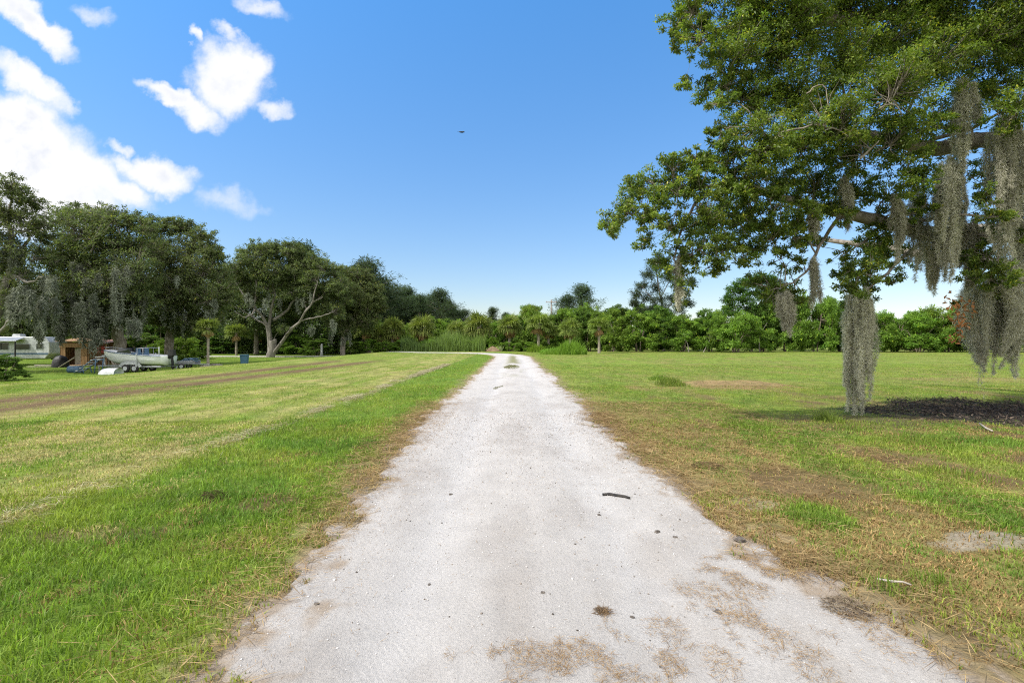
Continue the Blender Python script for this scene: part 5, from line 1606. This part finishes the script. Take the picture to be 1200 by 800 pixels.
def caravan():
    d = 56; p = yard(20, d)
    t = thing('caravan', 'long white caravan with dark windows parked under the moss draped oak', 'caravan', tuple(p), R(4))
    x0, x1 = -5.0, 4.3
    h = HB(); h.poly([(x0, -1.2, .72), (x1 - .5, -1.2, .72), (x1, -1.2, 1.25), (x1 - .05, -1.2, 2.5), (x1 - .5, -1.2, 3.05), (x0 + .2, -1.2, 3.1), (x0, -1.2, 2.8)], Vector((0, 2.4, 0)))
    h.build('body', M['white_paint'], t, .06)
    h = HB(); h.box((-.35, -1.215, 1.25), (9.0, .03, .16)); h.build('stripe', M['blue_trim'], t, .004)
    for (x, w, z, hh) in ((-3.4, 1.0, 2.05, .6), (-.55, 1.35, 2.05, .68), (1.55, 1.5, 1.98, .55), (3.3, .6, 2.05, .5)):
        h = HB(); h.box((x, -1.215, z), (w + .12, .05, hh + .12)); fr = h.build('window', M['galv'], t, .012)
        h = HB(); h.box((x, -1.245, z), (w, .02, hh)); h.build('pane', M['dark_glass'], fr, .004)
    h = HB(); h.box((-2.1, -1.215, 1.78), (.75, .05, 1.9)); dr = h.build('door', M['white_paint'], t, .02)
    h = HB(); h.box((-1.82, -1.26, 1.75), (.05, .04, .14)); h.build('handle', M['black'], dr, .01)
    wheel(t, -.4, -1.05, .36, .22); wheel(t, .45, -1.05, .36, .22)
    h = HB(); h.box((.2, 0, 3.22), (.9, .8, .28), taper=.85); h.build('air_conditioner', M['white_paint'], t, .04)
    h = HB(); h.bar((x1 - .4, .5, .62), (x1 + 1.3, 0, .62), .1); h.bar((x1 - .4, -.5, .62), (x1 + 1.3, 0, .62), .1); h.bar((x1 + 1.0, 0, .05), (x1 + 1.0, 0, .62), .08); h.build('hitch', M['black'], t)
    h = HB(); h.poly([(-4.6, -1.25, 2.95), (1.8, -1.25, 2.95), (1.8, -2.3, 2.6), (-4.6, -2.3, 2.6)], Vector((0, 0, .05)))
    a = h.build('awning', M['galv'], t, .01)
    h = HB(); h.bar((-4.5, -2.25, 0), (-4.5, -2.25, 2.55), .07); h.build('pole', M['black'], a)
    h = HB(); h.bar((1.7, -2.25, 0), (1.7, -2.25, 2.55), .1); h.build('pole', M['black'], a)
    h = HB(); h.bar((-1.4, -2.25, 0), (-1.4, -2.25, 2.55), .07); h.build('pole', M['white_paint'], a)


caravan()


def shed():
    d = 53; p = yard(87, d)
    t = thing('wooden_shed', 'small open fronted brown plank shed beside the black tarp heap', 'shed', tuple(p), R(5))
    w, dp, H = 2.7, 2.4, 2.35
    h = HB()
    for k in range(12):                                    # back and side boards
        x = -w / 2 + (k + .5) * w / 12
        h.box((x, dp, H / 2 + .1), (w / 12 - .012, .04, H))
    for s in (-1, 1):
        for k in range(10):
            h.box((s * w / 2, (k + .5) * dp / 10, H / 2 + .1), (.04, dp / 10 - .012, H))
    for k in range(3):
        h.box((-w / 2 + .16 + k * .14, 0, 1.25), (.12, .04, 2.2))
    for k in range(4):
        h.box((w / 2 - .14 - k * .14, .002, 1.25), (.12, .04, 2.2))
    for k in range(3):
        h.box((0, -.025, 2.02 + k * .15), (w + .1, .04, .14))
    h.build('wall', M['wood'], t, .006)
    h = HB(); h.box((0, dp / 2, .08), (w, dp, .12)); h.build('floor', M['wood'], t)
    h = HB(); h.poly([(-w / 2 - .25, -.4, 2.52), (w / 2 + .25, -.4, 2.52), (w / 2 + .25, dp + .3, 2.85), (-w / 2 - .25, dp + .3, 2.85)], Vector((0, 0, .08)))
    h.build('roof', M['wood'], t, .01)
    h = HB(); h.box((.05, .55, 1.02), (.75, .05, 1.75)); h.box((.05, .51, 1.5), (.55, .03, .6)); dr = h.build('door', M['wood_pale'], t, .01)
    h = HB(); h.box((.32, .47, .95), (.05, .05, .16)); h.build('handle', M['black'], dr, .01)
    p = yard(112, 53.6)
    t = thing('lean_to', 'low lean-to with rusty red tin roof between the shed and boat', 'lean-to', tuple(p), R(2))
    h = HB(); h.poly([(-1.3, -.5, 2.2), (1.5, -.5, 2.3), (1.5, 2.5, 2.75), (-1.3, 2.5, 2.65)], Vector((0, 0, .06))); h.build('roof', M['roof_red'], t, .01)
    for x in (-1.15, 1.35):
        for y in (-.35, 2.35):
            h = HB(); h.bar((x, y, -.1), (x, y, 2.3 if y < 0 else 2.65), .11); h.build('post', M['wood'], t)
    h = HB()
    for k in range(9):
        h.box((-1.15 + .31 * k, 2.45, 1.3), (.3, .04, 2.5))
    h.build('back_wall', M['wood'], t, .005)
    h = HB(); h.box((.1, .6, .55), (1.8, .7, .08)); [h.bar((x, .6, 0), (x, .6, .55), .08) for x in (-.7, .9)]; h.build('bench', M['wood_pale'], t)
    p2 = p + np.array((.35, .2, 1.7))
    t = thing('life_jacket', 'faded red life jacket hanging under the tin lean-to roof', 'life jacket', tuple(p2))
    h = HB(); h.box((-.28, 0, 0), (.42, .16, .75), taper=.8); h.box((.28, 0, 0), (.42, .16, .75), taper=.8); h.build('panel', M['red'], t, .05)
    h = HB(); h.bar((-.28, 0, .35), (0, 0, .68), .05); h.bar((.28, 0, .35), (0, 0, .68), .05); h.box((0, -.09, -.05), (.95, .02, .06)); h.build('strap', M['black'], t, .006)
    # heap under a black tarp, planks
    p = yard(71, 50.5)
    rg = np.random.default_rng(3)
    g = G(); nn = 26
    A, Bb = np.meshgrid(np.linspace(0, 2 * np.pi, nn, endpoint=False), np.linspace(0, 1, 10))
    rr = (1 - Bb ** 2.2) ** .5 * (1 + .22 * (fbm(np.cos(A) * 2 + Bb, np.sin(A) * 2, 3, 3) - .5))
    V = np.stack((rr * np.cos(A) * .75, rr * np.sin(A) * .7, Bb * 1.25 - .04 + .08 * np.sin(A * 5) * (1 - Bb)), -1).reshape(-1, 3)
    f = [(i * nn + j, i * nn + (j + 1) % nn, (i + 1) * nn + (j + 1) % nn, (i + 1) * nn + j) for i in range(9) for j in range(nn)]
    g.add(V, np.array(f)); o = g.build('tarp_heap', M['tarp'], smooth=True); o.location = tuple(p)
    tag(o, 'rounded black tarp covered heap in front of the plank shed', 'tarp heap')
    p = yard(78, 49.8)
    h = HB(); h.bar((-.75, 0, .03), (.65, .2, 1.0), .16, .05); o = h.build('plank', M['wood_pale'], None); o.location = tuple(p)
    tag(o, 'long pale plank leaning up against the tarp heap', 'plank')
    p = yard(45, 50)
    h = HB(); h.box((0, 0, .10), (2.6, .3, .06), Matrix.Rotation(.08, 3, 'Z')); o = h.build('board', M['wood_pale']); o.location = tuple(p); tag(o, 'pale board lying flat on grass before the caravan', 'board')
    h = HB(); h.box((.4, .25, .21), (2.2, .26, .06), Matrix.Rotation(-.16, 3, 'Z')); h.bar((-.6, .3, .03), (-.5, .4, .2), .08); o = h.build('board', M['wood_pale']); o.location = tuple(p); tag(o, 'second pale board resting crosswise on the flat one', 'board')
    p = yard(90, 50.4)
    h = HB(); h.box((0, 0, .16), (1.1, .5, .05)); [h.box((x, 0, .07), (.08, .5, .12)) for x in (-.45, 0, .45)]; o = h.build('pallet', M['wood_pale']); o.location = tuple(p); tag(o, 'small pale pallet at the foot of the shed doorway', 'pallet')


shed()


def scrap():
    # blue tubular frame with steps
    p = yard(105, 41.2)
    t = thing('tube_frame', 'blue tubular frame with slanted steps leaning below the boat bow', 'frame', tuple(p), R(-4))
    g = G()
    for y in (-.35, .35):
        g.tube([(-1.0, y, .05), (-.3, y, .45), (.5, y, 1.05), (.9, y, 1.1)], .045, 7, cap=True)
        g.tube([(.85, y, 1.1), (.75, y, 0)], .04, 7, cap=True); g.tube([(-.3, y, .45), (-.15, y, 0)], .04, 7, cap=True)
    g.build('rail', M['blue_trim'], t)
    h = HB()
    for k in range(5):
        x = -.75 + k * .32; z = .2 + k * .215
        h.box((x, 0, z), (.2, .8, .05))
    h.build('step', M['white_paint'], t, .008)
    p = yard(88, 41.5)
    h = HB(); h.cyl((-.45, 0, .27), (.35, .05, .27), .27, seg=20); h.cyl((-.47, 0, .27), (-.43, 0, .27), .29, seg=20); h.cyl((.02, .02, .27), (.06, .025, .27), .285, seg=20); h.cyl((.33, .05, .27), (.38, .05, .27), .29, seg=20)
    o = h.build('barrel', M['blue_trim'], None, .015); o.location = tuple(p); tag(o, 'faded blue barrel lying on its side beside the tubular frame', 'barrel')
    # upturned white tender
    p = yard(128, 39.6)
    t = thing('dinghy', 'small white dinghy turned upside down in front of the boat trailer', 'dinghy', tuple(p), R(-3), scale=.82)
    g = G(); st = []
    for i, u in enumerate(np.linspace(0, 1, 9)):
        x = -.95 + 1.9 * u; w = .62 * (1 - max(0, .35 - u) ** 2 * 6) ; hh = .58 * (1 - max(0, .4 - u) ** 2 * 4.5)
        st.append([(x, w * math.cos(a), .02 + hh * math.sin(a) ** .8) for a in np.linspace(0, math.pi, 9)])
    V = np.array(st).reshape(-1, 3)
    f = [(i * 9 + j, i * 9 + j + 1, i * 9 + j + 10, i * 9 + j + 9) for i in range(8) for j in range(8)]
    g.add(V, np.array(f)); g.f.append(np.array([tuple(range(9))])); g.f.append(np.array([tuple(range(80, 71, -1))]))
    g.build('hull', M['white_paint'], t, smooth=False)
    g = G(); g.tube([st[i][0] for i in range(9)], .035, 6); g.tube([st[i][8] for i in range(9)], .035, 6); g.build('gunwale', M['galv'], t)
    # small trailer with scrap right of the boat
    p = yard(220, 47)
    t = thing('scrap_trailer', 'low grey utility trailer heaped with scrap pipe behind the outboard', 'trailer', tuple(p), R(6))
    h = HB(); h.box((0, 0, .5), (1.7, 1.1, .08)); h.bar((.8, 0, .48), (1.9, 0, .42), .08)
    for s in (-1, 1):
        h.box((0, s * .55, .66), (1.7, .04, .26))
    h.build('bed', M['galv'], t); wheel(t, -.2, -.66, .28, .14); wheel(t, -.2, .66, .28, .14)
    g = G(); rg = np.random.default_rng(9)
    for k in range(9):
        a = rg.uniform(-.8, -.2); b = rg.uniform(.3, 1.2)
        g.tube([(a, rg.uniform(-.4, .4), rg.uniform(.58, .8)), ((a + b) / 2, rg.uniform(-.4, .4), rg.uniform(.75, 1.05)), (b, rg.uniform(-.4, .4), rg.uniform(.6, 1.0))], .035, 6, cap=True)
    g.build('pipes', M['blue_trim'], t)
    h = HB(); h.box((-.3, .1, .68), (.36, .3, .24), Matrix.Rotation(.3, 3, 'Z')); h.cyl((-.3, .1, .78), (-.3, .1, .9), .09); h.build('engine_block', M['black'], t, .03)
    for i, (px, dd, L, r, lab) in enumerate([(243, 48, 1.5, .17, 'dark log lying on the shaded lawn beside the white trunked palm'), (254, 50, 1.1, .20, 'thicker dark log nearer the blue bin'), (262, 47, .9, .13, 'short dark log at the crest of the lawn before the blue bin')]):
        p = yard(px, dd); g = G()
        g.tube([(-L / 2, 0, r * .8), (-L / 6, .03, r * .9), (L / 5, -.03, r * .85), (L / 2, .02, r * .8)], (r, r * 1.05, r, r * .85), 9, cap=True)
        g.tube([(L / 5, 0, r), (L / 4, -.05, r * 2)], (r * .35, r * .2), 6, cap=True)
        o = g.build('log', M['bark'], smooth=True); o.location = tuple(p); o.rotation_euler.z = .3 * i - .2; tag(o, lab, 'log', 'logs by the blue bin')
    # wheelie bin
    p = yard(286.5, 50)
    t = thing('wheelie_bin', 'blue wheeled rubbish bin standing on the lawn crest left of the spreading oak', 'bin', tuple(p), R(12))
    h = HB(); r = bmesh.ops.create_cube(h.bm, size=1)
    for v in r['verts']:
        k = 1.0 if v.co.z > 0 else .78
        v.co = Vector((v.co.x * .66 * k, v.co.y * .74 * k, .14 + (v.co.z + .5) * 1.06))
    h.box((0, -.01, 1.16), (.70, .78, .06)); h.build('body', M['bin_blue'], t, .03)
    h = HB(); h.box((0, -.02, 1.235), (.72, .80, .07), taper=.86); h.box((0, -.41, 1.21), (.3, .05, .04)); h.build('lid', M['bin_blue'], t, .02)
    h = HB(); h.bar((-.27, .44, 1.12), (.27, .44, 1.12), .04); h.build('handle', M['black'], t)
    wheel(t, -.34, .28, .13, .07); wheel(t, .34, .28, .13, .07)
    # stub post
    p = yard(377, 77)
    g = G(); g.tube([(0, 0, -.2), (.02, 0, .7), (.0, .02, 1.45), (.05, 0, 1.75)], (.20, .16, .15, .12), 9, cap=True); g.tube([(0, 0, 1.2), (.16, 0, 1.5)], (.06, .04), 6, cap=True)
    o = g.build('stub_post', M['white_paint'], smooth=True); o.location = tuple(p); tag(o, 'short white weathered trunk stub standing at the far yard edge', 'post')
    # dirt mound and pale spiky plant at the bend
    p = yard(577, 79)
    g = G(); nn = 40
    A, Bb = np.meshgrid(np.linspace(0, 2 * np.pi, nn, endpoint=False), np.linspace(0, 1, 12))
    rr = (1 - Bb) ** .8 * (1 + .5 * (fbm(np.cos(A) * 2.2 + 3, np.sin(A) * 2.2 + Bb, 13, 3) - .5))
    V = np.stack((rr * np.cos(A) * 1.35, rr * np.sin(A) * 1.0, -.06 + .82 * Bb ** .9 + .12 * fbm(A * 3, Bb * 6, 5, 2)), -1).reshape(-1, 3)
    f = [(i * nn + j, i * nn + (j + 1) % nn, (i + 1) * nn + (j + 1) % nn, (i + 1) * nn + j) for i in range(11) for j in range(nn)]
    g.add(V, np.array(f)); o = g.build('dirt_mound', M['dirt'], smooth=True); o.location = tuple(p); tag(o, 'small brown dirt mound on the far side of the track bend', 'dirt pile')
    p = yard(588, 78.5); g = G(); rg = np.random.default_rng(2)
    for k in range(9):
        a = rg.uniform(0, 6.3); e = rg.uniform(.15, .7); L = rg.uniform(.8, 1.3)
        g.leaves([(0, 0, 0)], np.array([(math.cos(a) * e, math.sin(a) * e, 1.0)]), np.array([(math.cos(a + 1.5), math.sin(a + 1.5), .2)]), L, .16, np.array([(.32, .36, .22)]))
    o = g.build('agave', M['grass']); o.location = tuple(p); tag(o, 'pale spiky agave beside the dirt mound at the bend', 'plant')
    # utility pole beyond the trees
    d = 104; x = (646 - 600) / F * d
    t = thing('utility_pole', 'thin utility pole with crossarm showing above the thicket', 'utility pole', (x, d, 0))
    zt = CAM_H + (400 - 351) / F * d
    g = G(); g.tube([(0, 0, -.2), (0, 0, zt * .5), (0, 0, zt)], (.17, .15, .12), 8, cap=True); g.build('pole', M['bark'], t)
    h = HB(); h.bar((-1.1, -.14, zt - .55), (1.1, -.14, zt - .55), .12); h.build('crossarm', M['wood'], t)
    for xx in (-.95, 0.25, .95):
        h = HB(); h.cyl((xx, -.14, zt - .49), (xx, -.14, zt - .28), .06, .035, 8); h.build('insulator', M['galv'], t, .005)


scrap()


def bird():
    p = at(541, 155, 48)
    g = G()
    g.tube([(-.30, 0, .02), (-.22, 0, .01), (-.08, 0, 0), (.08, 0, .0), (.19, 0, .02), (.25, 0, .03), (.31, 0, .02)], (.01, .035, .065, .07, .045, .04, .008), 8, cap=True)
    for s in (-1, 1):
        w = np.array([(.13, s * .05, .03), (.16, s * .25, .09), (.08, s * .50, .05), (-.10, s * .48, .04), (-.08, s * .22, .07), (-.08, s * .05, .02)])
        V = np.concatenate((w, w - (0, 0, .015)))
        g.add(V, [np.array([(0, 1, 4, 5), (1, 2, 3, 4), (11, 10, 7, 6), (10, 9, 8, 7)]), np.array([(i, (i + 1) % 6, (i + 1) % 6 + 6, i + 6) for i in range(6)])])
    tl = np.array([(-.2, -.03, .01), (-.42, -.10, .01), (-.42, .10, .01), (-.2, .03, .01)])
    g.add(np.concatenate((tl, tl - (0, 0, .012))), np.array([(0, 1, 2, 3), (7, 6, 5, 4), (0, 4, 5, 1), (1, 5, 6, 2), (2, 6, 7, 3), (3, 7, 4, 0)]))
    o = g.build('bird', M['bird']); o.location = tuple(p); o.rotation_euler = (.35, -.1, .4)
    tag(o, 'small dark bird gliding alone in the clear sky', 'bird')


bird()


# ---- stones, clods and sticks
def lump(name, label, cat, px, py, r, mat, seed, group, squash=.6, off=0.0):
    d = CAM_H * F / (py - 401.0); x = (px - 600) / F * d
    rg = np.random.default_rng(seed)
    bm = bmesh.new(); bmesh.ops.create_icosphere(bm, subdivisions=3, radius=1)
    ph = rg.uniform(0, 9, 3)
    for v in bm.verts:
        c = v.co
        k = 1 + .22 * math.sin(3 * c.x + ph[0]) * math.cos(2.3 * c.y + ph[1]) + .16 * math.sin(5 * c.z + 4 * c.x + ph[2]) + rg.normal(0, .02)
        v.co = Vector((c.x * k * 1.25, c.y * k, c.z * k * squash)) * r
    me = bpy.data.meshes.new(name); bm.to_mesh(me); bm.free(); me.materials.append(mat)
    o = bpy.data.objects.new(name, me); COL.objects.link(o)
    sp, _ = path_s(np.array([x]), np.array([d]))
    z = path_z(np.array([x]), np.array([d]))[0] if sp[0] > .03 else ground_z(np.array([x]), np.array([d]))[0]
    o.location = (x, d, z + r * squash * .45 + off); o.rotation_euler.z = rg.uniform(0, 6)
    return tag(o, label, cat, group)


SG = 'dark stones on the track'
for i, (px, py, r, lab) in enumerate([(770, 625, .020, 'round dark stone on the track, farther of the close pair'), (791, 632, .013, 'small dark stone right beside the round one'), (867, 636, .034, 'largest flat dark stone near the right verge of the track'), (702, 602, .013, 'tiny dark stone just below the dry bark strip'),
                                     (842, 720, .016, 'black stone lying in the strewn straw'), (528, 578, .016, 'dark stone on the left wheel track'), (503, 683, .009, 'tiny dark chip in the left wheel track near the tread print'), (371, 711, .012, 'dark chip near the left grass edge of the track'), (741, 722, .010, 'tiny chip midway between the straw clod and black stone'),
                                     (636, 700, .010, 'tiny chip in the middle of the track'), (674, 640, .008, 'smallest grey chip in the middle of the track')]):
    lump('stone', lab, 'stone', px, py, r, M['stone'], 50 + i, SG)


def clod(label, px, py, R_, n, seed, pal, h=.05):
    d = CAM_H * F / (py - 401.0); x = (px - 600) / F * d
    rg = np.random.default_rng(seed); g = G()
    a = rg.uniform(0, 6.3, n); q = np.sqrt(rg.uniform(0, 1, n)) * R_
    P = np.stack((q * np.cos(a), q * np.sin(a), h * (1 - (q / R_) ** 2) * rg.uniform(0, 1, n) + .006), -1)
    D = rg.normal(0, 1, (n, 3)); D[:, 2] *= .12
    t = rg.uniform(0, 1, (n, 1))
    g.leaves(P, D, rg.normal(0, 1, (n, 3)) + (0, 0, 1), rg.uniform(.03, .09, n) * min(1, .35 + R_ * 4), .0045 if R_ > .1 else .003, np.array(pal[0]) * t + np.array(pal[1]) * (1 - t))
    o = g.build('straw_clod', M['straw'])
    sp, _ = path_s(np.array([x]), np.array([d]))
    o.location = (x, d, float((path_z if sp[0] > .03 else ground_z)(np.array([x]), np.array([d]))[0]))
    tag(o, label, 'straw clod', 'tufts of torn straw')


BP = ((.26, .18, .10), (.10, .065, .04))
clod('small tuft of torn straw alone on the track', 706, 719, .045, 260, 1, BP, .008)
clod('dark torn grass clod on the left mown verge', 250, 585, .15, 700, 2, ((.13, .09, .05), (.05, .035, .022)), .07)
clod('grey brown straw wad among the right verge grass', 992, 716, .12, 600, 3, ((.33, .28, .19), (.17, .13, .09)), .05)
clod('brown straw wad by the track edge under the oak side verge', 905, 548, .22, 500, 4, ((.33, .24, .12), (.17, .11, .06)), .04)
clod('thin torn straw wad over the dark stain in the right verge', 830, 548, .20, 600, 5, ((.24, .17, .09), (.10, .07, .04)), .04)


def stick(name, label, cat, pts_px, r, mat, seed, flat=1.0):
    rg = np.random.default_rng(seed); P = []
    for px, py in pts_px:
        d = CAM_H * F / (py - 401.0); x = (px - 600) / F * d
        a = np.array([x]), np.array([d])
        sp, _ = path_s(*a)
        P.append((x, d, float((path_z if sp[0] > .03 else ground_z)(*a)[0]) + r * .8 + (0 if sp[0] > .03 else .03)))
    P = np.array(P); c = P.mean(0); c[2] = P[:, 2].min()
    g = G(); k = len(P); g.tube(P - c, [r * (1 - .5 * abs(i / (k - 1) - .4)) for i in range(k)], 7, cap=True)
    o = g.build(name, mat, smooth=True); o.location = tuple(c); tag(o, label, cat)


stick('bark_strip', 'dark curled strip of bark lying on the pale track', 'bark', [(706, 580), (714, 580), (722, 582), (732, 584), (738, 586)], .016, M['bird'], 1)
stick('dead_branch', 'pale dry branch lying in the right verge by the sandy patch', 'stick', [(1028, 684), (1045, 688), (1058, 690), (1068, 693)], .008, M['wood_pale'], 2)
stick('dead_branch', 'thin grey stick on grass below the charred patch', 'stick', [(1148, 501), (1156, 506), (1163, 509)], .018, M['wood_pale'], 3)
# burnt rubbish on the charred patch
rg_ = np.random.default_rng(6); n = 12000
a = rg_.uniform(0, 6.3, n); q = np.sqrt(rg_.uniform(0, 1, n)); X = 11.0 + 3.4 * q * np.cos(a); Y = 10.9 + 3.0 * q * np.sin(a)
k = zones(X, Y)[3] > rg_.uniform(.25, 1.0, n); X, Y = X[k], Y[k]; n = len(X)
P = np.stack((X, Y, ground_z(X, Y) + rg_.uniform(0, .07, n)), -1); D = rg_.normal(0, 1, (n, 3)); D[:, 2] *= .5
g = G(); t = rg_.uniform(0, 1, (n, 1)) ** 3
g.leaves(P, D, rg_.normal(0, 1, (n, 3)), rg_.uniform(.03, .13, n), rg_.uniform(.008, .03, n), np.array((.022, .02, .02)) * (1 - t) + np.array((.20, .15, .12)) * t)
tag(g.build('burnt_debris', M['straw']), 'black charred debris scattered over the burnt patch under the oak', 'charred debris', kind='stuff')
